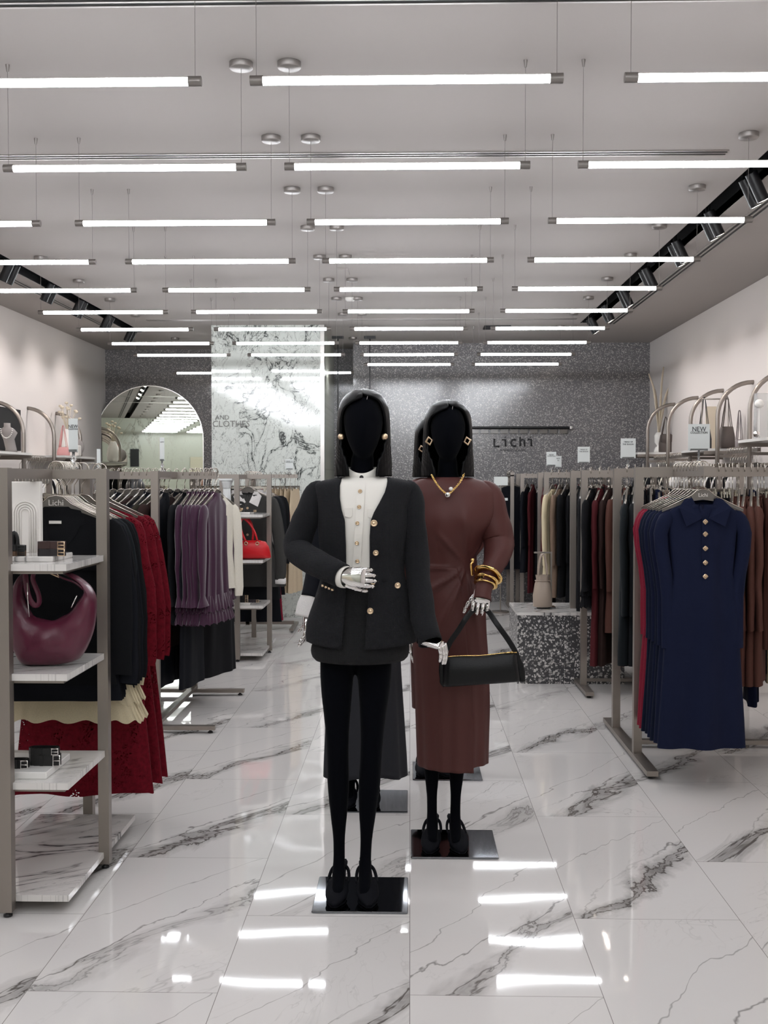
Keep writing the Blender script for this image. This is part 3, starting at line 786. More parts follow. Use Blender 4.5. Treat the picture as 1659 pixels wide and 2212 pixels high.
for k in range(10):
    x = -2.06 + .048 * k
    d, m, kd = [('olive coat', 'olive', 'coat'), ('dark brown coat', 'dark_brown', 'coat'), ('black coat', 'black_cloth', 'coat'), ('black dress', 'navy_black', 'long_dress')][k % 4]
    hang(kd, m, x, 7.3, 1.25, d, '%s from the wall end on the %s' % (ordn(k), L2)); i += 1
for k in range(4):
    hang('ruffle_blouse' if k % 2 else 'long_dress', 'black_cloth' if k % 2 else 'navy_black', -1.53 + .045 * k if k else -1.5 - .12, 7.3, 1.42, 'black ' + ('ruffled blouse' if k % 2 else 'satin dress'), '%s left of the plum blouses on the %s' % (ordn(3 - k), L2)); i += 1
for k in range(6):
    hang('ruffle_blouse', 'plum', -1.44 + .034 * k, 7.28 - .005 * k, (1.42 - .03 * k) if k < 5 else 1.28, 'plum satin ruffled blouse', '%s from the left on the %s' % (ordn(k), L2), seed=k % 3, group='plum satin blouses on the second left rack')
hang('blouse', 'cream_white', -1.29, 7.30, 1.08, 'ivory long-sleeved blouse', 'at the aisle end of the %s' % L2)
for k in range(13):
    hang('long_dress', ('black_cloth', 'navy_black', 'black_wool')[k % 3], -2.0 + .055 * k, 7.66, 1.2, 'long ' + ('black', 'blue-black', 'woollen black')[k % 3] + ' dress', '%s from the wall end, rear rail on the %s' % (ordn(k), L2))

# far left shelf rack ----------------------------------------------------
shelf_unit(-1.465, 9.88, 'far steel and marble shelf rack on the left, holding the red handbag', 1.0)
L3 = 'far left shelf rack'
seq = [(10.02, 'grey_dress', 'grey_cloth', 'grey dress with white collar'), (10.08, 'grey_dress', 'grey_cloth', 'second grey dress with white collar'), (10.17, 'pleated_skirt', 'white_cloth', 'white pleated skirt'), (10.22, 'coat', 'charcoal', 'charcoal coat'), (10.28, 'coat', 'navy_black', 'navy-black coat'),
       (10.34, 'coat', 'black_cloth', 'black coat'), (10.42, 'jacket', 'black_wool', 'black jacket'), (10.5, 'long_dress', 'navy_black', 'blue-black long dress'), (10.58, 'long_dress', 'crimson', 'red dress'), (10.66, 'coat', 'black_wool', 'woollen black coat'), (10.74, 'jacket', 'burgundy', 'burgundy jacket')]
for i, (y, k, m, d) in enumerate(seq):
    hang(k, m, -1.465, y, .03 * (i % 3), d, '%s from the front on the %s' % (ordn(i), L3))

# rear left rack with cream skirts ----------------------------------------
r = thing('clothes_rack', 'rear left steel rack holding cream and pink long skirts', 'clothes rack', (-1.6, 11.45, 0))
for x in (-.6, .40):
    MB().b2((x - .02, -.02, .04), (x + .02, .02, 1.6)).build('post', 'steel', r) if x < 0 else None
    MB().b2((x - .02, -.28, .018), (x + .02, .28, .042)).build('base_bar', 'steel', r)
MB().b2((-.6, -.018, 1.56), (.44, .018, 1.6)).build('hanging_rail', 'steel', r)
MB().b2((-.6, -.02, .05), (.40, .02, .085)).build('cross_bar', 'steel', r)
MB().b2((-.1, -.02, .04), (-.06, .02, 1.56)).build('post', 'steel', r)
for k in range(20):
    x = -2.16 + .0512 * k; m, d = ('beige', 'long cream skirt') if k >= 14 else (('pink', 'pale pink skirt') if k >= 9 else (('black_wool', 'black skirt') if k % 2 else ('charcoal', 'charcoal skirt')))
    hang('long_skirt', m, x, 11.45, 1.35, d, '%s from the wall end on the rear left rack' % ordn(k))
hang('long_dress', 'burgundy', -1.115, 11.9, .2, 'burgundy dress', 'behind the cream skirts on the rear left rack') if False else None

# wall-side racks glimpsed above the near rack -----------------------------
r = thing('clothes_rack', 'low steel rack by the left wall behind the near shelf rack', 'clothes rack', (-3.0, 8.2, 0))
MB().b2((-.02, -1.0, .0), (.02, -.96, 1.55)).build('post', 'steel', r); MB().b2((-.02, .96, .0), (.02, 1.0, 1.55)).build('post', 'steel', r); MB().b2((-.018, -1, 1.512), (.018, 1, 1.55)).build('hanging_rail', 'steel', r)
cols_ = [('black_wool', 'black'), ('crimson', 'crimson'), ('cream', 'cream'), ('charcoal', 'charcoal'), ('navy', 'navy'), ('greige', 'grey-beige')]
for k in range(24):
    m, d = cols_[(k * 5) % 6]
    hang(('trousers', 'skirt', 'knit_top')[k % 3], m, -3.0, 7.28 + .078 * k, .1, d + (' trousers', ' skirt', ' knit top')[k % 3], '%s from the front on the wall-side left rack' % ordn(k), z=1.55)

# near right rack ---------------------------------------------------------
side_rack(1.25, 6.12, 6.75, (5.72, 7.02), 2.42, 'nearest right steel clothes rack holding the navy button dress', arm=(1.452, 5.46))
R1 = 'near right rack'
GK['navy_dress'] = dict(w=.345, l=1.235, hem=.43, sleeve=.66, fold=.016, k=5, collar='shirt', waist=.86, n=34, sr=.040, out=-.012)
CATS['navy_dress'] = 'dress'
for i, (m, d) in enumerate([('navy', 'navy knit dress with diamond buttons'), ('navy', 'second navy knit dress'), ('deep_navy', 'dark navy knit dress'), ('navy', 'fourth navy dress'), ('deep_navy', 'fifth dark navy dress'), ('deep_navy', 'sixth navy dress'), ('crimson', 'crimson knit dress'), ('crimson', 'rear crimson knit dress')]):
    h, g = hang('navy_dress', m, 1.442, 5.52 + .068 * i, .0 if i == 0 else -.03, d, '%s from the front on the %s' % (ordn(i) if i else 'first', R1), z=1.617, seed=i % 3)
    if i == 0:
        g.rotation_euler = h.rotation_euler = (0, 0, .04); g.scale = (1, .95, 1)
        for z in (-.275, -.335, -.405, -.475, -.542):
            ry = interp([(-.27, .038), (-.36, .042), (-.7, .05)], z)[0]
            q = MB(); q.box((0, -ry - .010, z), (.021, .012, .021), R=Matrix.Rotation(pi / 4, 3, 'Y'), bev=.003); q.ball((0, -ry - .017, z), .006, 8)
            q.build('diamond_button', 'pale_gold', g)
        MB().box((0, -.044, -.43), (.032, .006, .34)).build('button_placket', 'navy', g)
        MB().box((0, -.0105, -.212), (.05, .002, .014)).build('neck_label', 'black_cloth', g)
        text('Lichi', .026, (0, -.0075, -.146), 'label_white', h)
for k in range(13):
    x = 1.76 + .034 * k
    m, d, kd = ('brown', 'brown coat', 'coat') if k < 5 else (('brown', 'brown skirt', 'skirt') if k < 9 else ('black_wool', 'black skirt', 'skirt'))
    hang(kd, m, x, 6.12, 1.25 if k < 5 else 1.4, d, '%s from the navy dresses on the %s' % (ordn(k), R1), z=1.617)
for k in range(9):
    hang('trousers' if k % 2 else 'skirt', ('black_wool', 'charcoal')[k % 2], 1.33 + .046 * k if k < 2 else 1.40 + .04 * k, 6.12 if k > 1 else 6.12, 1.45, ('black skirt', 'charcoal trousers')[k % 2], '%s from the aisle post on the %s' % (ordn(k), R1), z=1.617) if k > 2 else None
for k in range(22):
    m, d, kd = [('charcoal_green', 'dark green coat', 'coat'), ('charcoal', 'charcoal coat', 'coat'), ('navy_black', 'navy-black dress', 'long_dress'), ('navy', 'navy dress', 'long_dress'), ('black_wool', 'black skirt', 'long_skirt'), ('cream', 'cream trousers', 'trousers'), ('black_cloth', 'black dress', 'sleeveless_dress')][(k if k < 3 else 3 + k % 4)]
    hang(kd, m, 1.31 + .047 * k, 6.75, 1.35, d, '%s from the aisle, rear rail on the %s' % (ordn(k), R1), z=1.617)

# second right rack ----------------------------------------------------------
side_rack(1.27, 8.15, 8.7, (7.85, 8.95), 2.42, 'second right steel clothes rack holding burgundy and brown dresses')
R2 = 'second right rack'
lst = [('black_wool', 'black ruffled blouse', 'ruffle_blouse'), ('burgundy', 'burgundy dress', 'long_dress'), ('dark_brown', 'dark brown dress', 'long_dress'), ('brown', 'brown coat', 'coat'), ('brown', 'brown dress', 'long_dress'), ('charcoal', 'charcoal coat', 'coat'), ('navy_black', 'blue-black dress', 'long_dress')]
for k in range(14):
    m, d, kd = lst[k % 7 if k < 7 else (k * 3) % 7]
    hang(kd, m, 1.325 + .062 * k, 8.15, 1.2 if k < 6 else 1.4, d, '%s from the aisle, front rail on the %s' % (ordn(k), R2), z=1.617)
for k in range(14):
    m, d, kd = [('black_cloth', 'black dress', 'long_dress'), ('charcoal', 'charcoal skirt', 'skirt'), ('burgundy', 'burgundy skirt', 'skirt')][k % 3]
    hang(kd, m, 1.33 + .07 * k, 8.7, 1.4, d, '%s from the aisle, rear rail on the %s' % (ordn(k), R2), z=1.617)

# third right rack ---------------------------------------------------------------
side_rack(1.28, 10.5, 11.0, (10.2, 11.25), 2.42, 'third right steel clothes rack holding the cream coat')
R3 = 'third right rack'
lst = [('cream', 'cream coat', 'coat'), ('tan', 'tan coat', 'coat'), ('black_wool', 'black coat', 'coat'), ('black_cloth', 'black ruffled dress', 'long_dress'), ('charcoal', 'charcoal dress', 'long_dress'), ('burgundy', 'burgundy dress', 'long_dress'), ('black_cloth', 'black skirt', 'skirt')]
for k in range(16):
    m, d, kd = lst[k if k < 7 else 2 + k % 5]
    hang(kd, m, 1.335 + .066 * k, 10.5, 1.2, d, '%s from the aisle, front rail on the %s' % (ordn(k), R3), z=1.617)
for k in range(10):
    m, d, kd = [('burgundy', 'burgundy blouse', 'blouse'), ('dark_brown', 'dark brown dress', 'long_dress'), ('brown', 'brown skirt', 'skirt')][k % 3]
    hang(kd, m, 1.27 + .07 * k + .06, 11.0, 1.4, d, '%s from the aisle, rear rail on the %s' % (ordn(k), R3), z=1.617)

# fourth right rack, close to the back wall ---------------------------------------
side_rack(1.33, 13.25, 13.8, (13.1, 13.95), 2.42, 'fourth right steel clothes rack standing against the terrazzo wall')
R4 = 'fourth right rack'
for k in range(14):
    m, d, kd = [('navy_black', 'blue-black coat', 'coat'), ('burgundy', 'burgundy dress', 'long_dress'), ('black_cloth', 'black dress', 'sleeveless_dress'), ('dark_brown', 'dark brown coat', 'coat')][k % 4]
    hang(kd, m, 1.385 + .07 * k, 13.25, 1.3, d, '%s from the aisle, front rail on the %s' % (ordn(k), R4), z=1.617)
for k in range(3):
    hang('coat', 'navy_black', 1.28 - .0 * k, 13.32 + .1 * k, .1, 'black coat', '%s at the end post of the fourth right rack' % ordn(k), z=1.617) if False else None

# lone post rack left of it
r = thing('clothes_rack', 'farthest steel rack holding dark coats beside the brown-dressed mannequin', 'clothes rack', (1.215, 13.55, 0))
for y in (-.25, .25):
    MB().b2((-.022, y - .02, .02), (.022, y + .02, 1.6)).build('post', 'steel', r)
MB().b2((-.022, -.27, 1.585), (.022, .27, 1.63)).build('hanging_rail', 'steel', r); MB().b2((-.03, -.27, .0), (.03, .27, .03)).build('base_bar', 'steel', r)
for k, (m, d) in enumerate((('navy_black', 'blue-black coat'), ('black_cloth', 'black coat'), ('charcoal', 'charcoal coat'))):
    hang('coat', m, 1.215, 13.40 + .12 * k, .08, d, '%s from the front on the farthest rack' % ordn(k), z=1.63)
# ------------------------------------------------------------------ signs on clear stands
def sign_stand(px, py0, py1, pxw, Y, lines, label, rz=0.0, zr=1.6, edge=False):
    c0 = at(px, py0, Y); c1 = at(px, py1, Y); w = pxw / F * Y; h = c0.z - c1.z
    r = thing('sign_stand', label, 'sign', (c0.x, Y, zr), rz)
    zb = c1.z - zr
    MB().box((0, 0, zb + h / 2), (w, .004, h)).build('card', 'card_white', r)
    MB().box((0, 0, zb + .004), (w * .8, .02, .012)).lathe([(.022, 0), (.024, .004), (.008, .012), (.006, .03), (.014, .04), (.006, .05), (.006, max(.06, zb))], (0, 0, 0), 12).build('clear_stand', 'clear_acrylic', r)
    for t, s, f in lines:
        text(t, s, (0, -.0028, zb + h * f), 'card_ink', r, sx=.92)
    return r
# the tall ones on the racks
sign_stand(158, 903, 975, 36, 5.0, (), 'x') if False else None
S1 = ('NEW', .035, .80), ('COLLECTION', .021, .71)
sign_stand(1510, 916, 973, 46, 6.44, (('NEW', .038, .80), ('COLLECTION', .0175, .67), ('_______', .014, .07)), 'grey NEW COLLECTION card on the nearest right rack', zr=1.615)
sign_stand(1357, 947, 990, 32, 8.42, (('TREND OF', .0155, .82), ('THE SEASON', .0155, .70)), 'white TREND OF THE SEASON card on the second right rack', zr=1.615)
sign_stand(1261, 965, 1000, 26, 10.5, (('TREND OF', .0155, .82), ('THE SEASON', .0155, .70)), 'white TREND OF THE SEASON card on the third right rack', zr=1.615)
sign_stand(1191, 976, 1006, 21, 10.95, (('NEW', .022, .78), ('COLLECTION', .014, .68)), 'small white NEW COLLECTION card behind the third right rack', zr=1.615)
sign_stand(1206, 985, 1010, 14, 13.25, (('NEW', .022, .78), ('IN', .02, .6)), 'narrow white card behind the small NEW COLLECTION card', zr=1.615)
sign_stand(158, 904, 976, 20, 4.62, (('NEW', .019, .76), ('COLLECTION', .0075, .68)), 'narrow angled NEW COLLECTION card on the near left rack', rz=0, zr=1.592)
sign_stand(350, 945, 995, 10, 7.3, (('NEW', .01, .8),), 'thin edge-on card standing on the second left rack', zr=1.6)
sign_stand(213, 970, 1005, 8, 7.35, (), 'thin edge-on card at the left end of the second left rack', zr=1.6)
sign_stand(625, 992, 1014, 17, 11.42, (('TREND OF', .016, .80), ('THE SEASON', .015, .68)), 'small white card on the rear left rack', zr=1.6)
r = thing('card_stand', 'white price card on a stand left of the farthest right rack', 'sign', (at(1082, 1040, 12.9).x, 12.9, 0))
MB().box((0, 0, at(0, 1039, 12.9).z), (.16, .006, .10)).build('card', 'card_white', r); MB().box((0, 0, at(0, 1078, 12.9).z), (.16, .006, .03)).build('card', 'card_white', r)
MB().cyl((0, .01, .02), (0, .01, 1.58), .008).cyl((0, .01, 0), (0, .01, .02), .1).build('stand_pole', 'steel', r)

# ------------------------------------------------------------------ wares on the near left shelves
ZS = [1.251, .863, .476]
def slab(x0, x1, y0, y1, z, h, label):
    return tag(MB().b2((x0, y0, z), (x1, y1, z + h), bev=.003).build('marble_slab', 'shelf_marble'), label, 'slab')
slab(-1.60, -1.29, 3.98, 4.22, ZS[0], .020, 'marble slab on the top shelf under the brown belts')
ab = thing('arch_block', 'white block with nested arch relief on the top left shelf', 'display block', (at(58, 1160, 4.2).x, 4.2, ZS[0] + .02))
MB().box((0, 0, .135), (.115, .03, .27), bev=.003).build('block', 'white_board', ab)
ar = MB()
for rr_ in (.018, .027, .036, .045):
    ar.tube([(-rr_, -.015, .0)] + [(-rr_ * cos(pi * i / 12), -.016, .15 + rr_ * sin(pi * i / 12)) for i in range(13)] + [(rr_, -.015, 0)], .0042, 8)
ar.build('arch_relief', 'white_board', ab)
for nm, c in (('belt_brown', '3a2624'), ('belt_dark', '241f22'), ('belt_black', '121213'), ('belt_tan', '57402f')): mat(nm, c, .38, bump=.4, scale=90)


def belt(px, py, Y, z, m, label, L=.085, dp=.045, h=.024, buckle='pale_gold', rz=0.):
    c = at(px, py, Y); r = thing('rolled_belt', label, 'belt', (c.x, Y, z), rz)
    q = MB(); pts = []
    for k in range(3):
        a, b = L / 2 - .004 * k, dp / 2 - .004 * k
        pts += [(-a + b + 0, -b), (a - b, -b)] + [(a - b + b * sin(t), -b * cos(t)) for t in [pi * i / 6 for i in range(1, 6)]] + [(a - b, b), (-a + b, b)] + [(-a + b - b * sin(t), b * cos(t)) for t in [pi * i / 6 for i in range(1, 6)]]
    rs = []
    for i, p in enumerate(pts):
        d = Vector(pts[min(i + 1, len(pts) - 1)]) - Vector(pts[max(i - 1, 0)]); d.normalize(); n = Vector((-d.y, d.x)) * .0016
        rs.append([(p[0] + n.x, p[1] + n.y, 0), (p[0] - n.x, p[1] - n.y, 0), (p[0] - n.x, p[1] - n.y, h), (p[0] + n.x, p[1] + n.y, h)])
    q.rings(rs, True, (True, True), False); q.build('strap', m, r)
    MB().box((-L * .05, -dp / 2 - .002, h / 2), (.012, .004, h + .003)).build('loop', m, r)
    u = L / 2 + .004
    MB().tube([(u - .024, -dp / 2 - .004, .002), (u, -dp / 2 - .004, .002), (u, -dp / 2 - .004, h - .001), (u - .024, -dp / 2 - .004, h - .001)], .0026, 6, closed=True).tube([(u - .024, -dp / 2 - .004, h / 2), (u, -dp / 2 - .005, h / 2)], .0018, 6).build('buckle', buckle, r)
    return r
belt(112, 1205, 4.02, ZS[0] + .020, 'belt_dark', 'lower dark brown rolled belt on the top marble slab', L=.10, h=.026)
belt(112, 1190, 4.02, ZS[0] + .0465, 'belt_brown', 'upper brown rolled belt stacked on the top marble slab', L=.10, h=.026)
belt(38, 1215, 4.02, ZS[0] + .020, 'belt_tan', 'lower tan rolled belt behind the front post', L=.06, h=.018, buckle='belt_black')
belt(38, 1200, 4.02, ZS[0] + .0385, 'belt_black', 'black rolled belt stacked behind the front post', L=.06, h=.02, buckle='belt_black')
wl = MB().tube([(0 + .010 * cos(t), 0, .03 + .035 * sin(t)) for t in [2 * pi * i / 20 for i in range(20)]], .006, 8, flat=(1, 2), closed=True); wo = wl.build('black_loop', 'belt_black'); c = at(32, 1180, 4.1); wo.location = (c.x, 4.1, ZS[0] + .032); tag(wo, 'black upright band standing behind the front post', 'band')
slab(-1.60, -1.30, 3.92, 4.20, ZS[2], .026, 'plain white slab on the lowest shelf under the black belts').data.materials[0] = M['white_gloss']
belt(98, 1670, 4.03, ZS[2] + .026, 'belt_black', 'black rolled belt with silver buckle, lower of the pair on the lowest shelf', L=.115, h=.04, buckle='chrome')
belt(96, 1645, 4.03, ZS[2] + .0665, 'belt_black', 'black rolled belt with ringed loops, upper of the pair', L=.11, h=.024, buckle='chrome')
belt(42, 1685, 3.99, ZS[2] + .026, 'belt_black', 'black belt with chrome links beside the front post', L=.07, h=.03, buckle='chrome')


def loop_bag(r, pts_out, y0, thick, m, name='bag_body', n=40, bulge=.5):
    """soft bag from a traced outline: front and back swell away from the seam"""
    P = [Vector((p[0], p[1])) for p in pts_out]; cx = sum(p.x for p in P) / len(P); cz = sum(p.y for p in P) / len(P)
    rs = []
    for s, dy in ((.0, -1.0), (.35, -.98), (.62, -.9), (.82, -.72), (.94, -.42), (1, 0), (.94, .42), (.82, .72), (.62, .9), (.35, .98), (.0, 1.0)):
        s = max(s, .02); rs.append([(cx + (p.x - cx) * s, y0 + dy * thick / 2, cz + (p.y - cz) * s) for p in P])
    return MB().rings(rs, True, (True, True)).build(name, m, r)
# burgundy hobo bag: crescent swept from tip to tip so the opening is a real hole
mat('bag_burgundy', '54192f', .36, bump=.25, scale=60, vary=.1, coat=.15)
hb = thing('hobo_bag', 'large burgundy leather shoulder bag on the middle shelf of the near left rack', 'handbag', (at(115, 1460, 4.05).x, 4.05, ZS[1]))
def hp(px, py): p = at(px, py, 4.05); return (p.x - hb.location.x, p.z - hb.location.z)
outer = [(60, 1256), (38, 1280), (26, 1310), (20, 1350), (24, 1400), (34, 1440), (50, 1462), (90, 1466), (130, 1463), (165, 1456), (182, 1440), (198, 1405), (206, 1370), (207, 1330), (196, 1300), (172, 1278), (140, 1262)]
inner = [(70, 1262), (54, 1278), (50, 1300), (52, 1325), (62, 1346), (72, 1358), (88, 1366), (100, 1368), (115, 1368), (130, 1364), (145, 1356), (158, 1344), (170, 1328), (182, 1310), (180, 1298), (165, 1284), (138, 1268)]
O = [Vector((*hp(*p), 0)) for p in outer]; I = [Vector((*hp(*p), 0)) for p in inner]
O = smooth_path([(p.x, p.y, 0) for p in O], 60); I = smooth_path([(p.x, p.y, 0) for p in I], 60)
rs = []
for k, (o, i) in enumerate(zip(O, I)):
    t = k / 59; c = (o + i) / 2; hw = (o - i) / 2; th = .018 + .045 * sin(pi * t) ** .8; row = []
    for j in range(20):
        a = 2 * pi * j / 20; w = .004 * noise.noise(Vector((t * 14, cos(a) * 1.5, sin(a) * 2))) * 2
        row.append((c.x + hw.x * cos(a), -th * sin(a) + w, c.y + hw.y * cos(a) + w * .5))
    rs.append(row)
zmin = min(p[2] for r_ in rs for p in r_)
MB().rings([[(x, y, z - zmin + .0005) for x, y, z in r_] for r_ in rs]).build('bag_body', 'bag_burgundy', hb)
st = [hp(*p) for p in ((62, 1258), (66, 1290), (72, 1318), (82, 1334), (90, 1330), (88, 1310), (78, 1280), (84, 1262), (100, 1254), (118, 1262), (140, 1276), (165, 1286), (184, 1300))]
MB().tube(smooth_path([(p[0], -.035 - .01 * sin(i), p[1] - zmin) for i, p in enumerate(st)], 60), .011, 8, flat=(.18, 1), up=(0, 1, 0)).build('strap', 'bag_burgundy', hb)
bk = hp(125, 1265); MB().tube([(bk[0] + dx, -.05, bk[1] + dz - zmin) for dx, dz in ((-.02, .016), (.012, .004), (.02, -.014), (-.012, 0))], .0028, 6, closed=True).build('buckle', 'pale_gold', hb)
zp = [hp(*p) for p in ((176, 1312), (170, 1325), (164, 1338))]; MB().tube([(p[0], -.055, p[1] - zmin) for p in zp], .0026, 6).build('zip_pull', 'chrome', hb)
zq = [hp(*p) for p in ((69, 1285), (70, 1320), (73, 1358))]; MB().tube([(p[0], -.048, p[1] - zmin) for p in zq], .0022, 6).build('zip_pull', 'chrome', hb)

# far left shelf rack wares ---------------------------------------------------
cL = -1.465
mat('plaster', 'dcdedd', .6)
pz = ZS[0]
slab(cL - .2, cL + .10, 9.44, 9.7, pz, .018, 'marble slab on the top shelf of the far left rack')
pd = thing('column_ornament', 'small white fluted column with leafy capital on the far left shelf', 'ornament', (at(490, 1075, 9.52).x, 9.52, pz + .018))
MB().lathe([(.05, 0), (.05, .02), (.043, .028), (.046, .04), (.036, .05)], n=24).box((0, 0, .008), (.11, .11, .016)).build('base', 'plaster', pd)
MB().lathe([(.036, .05), (.034, .12), (.031, .2)], n=48, fn=lambda a, z: 1 + .04 * cos(14 * a)).build('shaft', 'plaster', pd)
cp = MB().lathe([(.032, .2), (.036, .21), (.034, .22), (.042, .245), (.05, .262), (.045, .27)], n=48, fn=lambda a, z: 1 + .10 * abs(cos(4 * a)) * (z > .21)).box((0, 0, .278), (.11, .11, .016)); cp.build('capital', 'plaster', pd)
mat('bag_red', 'c5101c', .4, bump=.15, scale=80)
rb = thing('red_handbag', 'bright red bowling handbag on the middle shelf of the far left rack', 'handbag', (at(540, 1217, 9.5).x, 9.5, ZS[1]))
def rp(px, py): p = at(px, py, 9.5); q0 = at(540, 1217, 9.5); return (p.x - q0.x, p.z - q0.z)
ol = [rp(*p) for p in ((496, 1217), (493, 1200), (497, 1186), (507, 1179), (525, 1176), (560, 1176), (574, 1179), (581, 1190), (586, 1212), (584, 1215), (540, 1217))]
z0 = min(p[1] for p in ol); loop_bag(rb, [(x, z - z0) for x, z in ol], 0, .13, 'bag_red')
for k, xs in enumerate(((534, 525, 521, 524, 531, 543, 553, 558), (512, 512, 517, 524, 534, 542, 545, 544))):
    ys = (1180, 1160, 1140, 1128, 1130, 1142, 1160, 1178)
    MB().tube(smooth_path([(rp(x, y)[0], -.055 if k == 0 else .045, rp(x, y)[1] - z0) for x, y in zip(xs, ys)], 24), .0095, 8).build('handle', 'bag_red', rb)
for x in (534, 558): MB().tube([(rp(x, 1182)[0] + .013 * cos(t), -.067, rp(x, 1182)[1] - z0 + .013 * sin(t)) for t in [2 * pi * i / 12 for i in range(12)]], .004, 6, closed=True).build('ring', 'pale_gold', rb)
hbk = MB().tube([(.04 * cos(t), .02 * sin(t), .045 + .04 * sin(t)) for t in [2 * pi * i / 20 for i in range(20)]], .012, 8, flat=(.4, 1), closed=True).build('headband', 'belt_black'); p = at(519, 1108, 9.55); hbk.location = (p.x, 9.55, pz + .012); tag(hbk, 'black headband standing on the far left top shelf', 'headband')
ch = MB()
for i in range(5): ch.ball((.012 * i - .024, .004 * (i % 2), .014 + .01 * (i % 3)), .014, 8)
co = ch.build('chain_bracelet', 'pale_gold'); p = at(516, 1108, 9.47); co.location = (p.x, 9.47, pz + .018); tag(co, 'small gold chain bracelet beside the headband', 'bracelet')
belt(541, 1107, 9.5, pz + .018, 'belt_black', 'black belt lying on the top marble slab of the far left rack', L=.10, h=.016)
slab(cL - .2, cL + .10, 9.44, 9.7, ZS[2], .018, 'marble slab on the lowest shelf of the far left rack')
belt(523, 1312, 9.5, ZS[2] + .018, 'belt_black', 'lower black belt of the stack on the far lowest shelf', L=.10, h=.03)
belt(525, 1300, 9.5, ZS[2] + .0485, 'belt_black', 'upper black belt of the stack on the far lowest shelf', L=.085, h=.03)
belt(548, 1312, 9.5, ZS[2] + .018, 'belt_dark', 'single flat black belt on the far lowest shelf', L=.09, h=.022)

# ------------------------------------------------------------------ terrazzo plinth with bag
pl = thing('terrazzo_plinth', 'low speckled terrazzo plinth with white top beside the second right rack', 'plinth', (1.2, 8.75, 0))
MB().b2((.812 - 1.2, 8.41 - 8.75, 0), (.42, .34, .52)).build('block', 'terrazzo_plinth', pl); MB().b2((.81 - 1.2, 8.408 - 8.75, .52), (.422, .342, .542)).build('white_top', 'shelf_marble', pl)
for o in (): pass
bs = thing('bag_stand', 'slim steel stand on the terrazzo plinth holding a beige bag', 'stand', (at(1178, 1308, 8.75).x, 8.75, .542))
MB().box((0, 0, .004), (.15, .12, .008)).build('base', 'dark_chrome', bs); MB().box((.045, 0, .22), (.012, .012, .43)).build('upright', 'steel', bs); MB().b2((-.09, -.008, .425), (.05, .008, .438)).build('arm', 'steel', bs)
mat('bag_beige', 'a8988a', .45, bump=.2, scale=60)
bb = thing('beige_handbag', 'beige drawstring bucket handbag hanging from the stand on the plinth', 'handbag', (at(1172, 1295, 8.66).x, 8.66, .556))
MB().rings([[(rx * cos(a), ry * (1 + .08 * sin(5 * a) * f) * sin(a), z) for a in [2 * pi * i / 28 for i in range(28)]] for z, rx, ry, f in ((0, .06, .05, 0), (.006, .074, .058, 0), (.09, .076, .058, .3), (.18, .062, .045, 1), (.215, .05, .034, 1.5), (.25, .056, .040, 1.2))], True, (True, False)).build('bag_body', 'bag_beige', bb)
for sy in (-1, 1): MB().tube(smooth_path([(-.035, sy * .03, .24), (-.03, sy * .034, .32), (-.012, sy * .03, .40), (.012, sy * .03, .405), (.028, sy * .034, .32), (.035, sy * .03, .24)], 20), .006, 8).build('handle', 'bag_beige', bb)
MB().tube([(.058 * cos(a), .044 * sin(a), .205) for a in [2 * pi * i / 20 for i in range(20)]], .004, 6, closed=True).build('belt_strap', 'bag_beige', bb)

# ------------------------------------------------------------------ wall display frames
def wall_arch(side, D, xp, xw, zt, label):
    r = thing('wall_arch', label, 'display frame', (xp, D, 0)); w = xw - xp; s = 1 if w > 0 else -1
    R = .30; ps = [(0, 0, 0.0), (0, 0, zt - R)] + [(s * R * (1 - cos(t)), 0, zt - R + R * sin(t)) for t in [pi / 2 * i / 10 for i in range(1, 11)]] + [(w, 0, zt)]
    MB().tube(ps, .022, 8, flat=(1, .8)).build('arched_tube', 'steel', r)
    m = MB().lathe([(.03, 0), (.03, .01)], (0, 0, 0), 12); m.build('floor_plate', 'steel', r)
    MB().b2((min(0, w), -.012, 1.74), (max(0, w), .012, 1.765)).build('cross_brace', 'steel', r)
DR = [8.0, 8.93, 9.86, 10.8, 11.74, 12.75]; DL = [7.9, 8.85, 9.8, 10.75, 11.68, 12.62]
for k, D in enumerate(DR): wall_arch(1, D, 2.70, XR, 2.40, '%s arched steel frame from the front on the right wall' % ordn(k))
for k, D in enumerate(DL): wall_arch(-1, D, -3.76, XL, 2.30, '%s arched steel frame from the front on the left wall' % ordn(k))


def wall_shelf(x0, x1, y0, y1, z, label):
    r = thing('wall_shelf', label, 'shelf', ((x0 + x1) / 2, (y0 + y1) / 2, z)); a, b = abs(x1 - x0) / 2, (y1 - y0) / 2
    MB().box((0, 0, .011), (2 * a, 2 * b, .022)).build('board', 'white_gloss', r); MB().b2((-a, -b, -.03), (a, -b + .02, 0)).b2((-a, b - .02, -.03), (a, b, 0)).build('support', 'steel', r)
    return r
def wall_rail(x, y0, y1, z, label):
    r = thing('wall_rail', label, 'rail', (x, (y0 + y1) / 2, z)); h = (y1 - y0) / 2
    MB().b2((-.012, -h, -.03), (.012, h, 0)).build('rail', 'steel', r); return r
wall_shelf(2.60, XR - .01, 12.80, 13.55, 1.835, 'white shelf at the far end of the right wall'); wall_shelf(2.60, XR - .01, 8.0, 8.9, 1.835, 'white shelf at the near end of the right wall'); wall_shelf(2.60, XR - .01, 9.92, 10.75, 1.80, 'white shelf behind the grey NEW COLLECTION card')
wall_rail(2.78, 8.95, 9.84, 1.80, 'steel hanging rail in the near bay of the right wall'); wall_rail(2.78, 10.82, 12.73, 1.80, 'steel hanging rail in the far bays of the right wall')

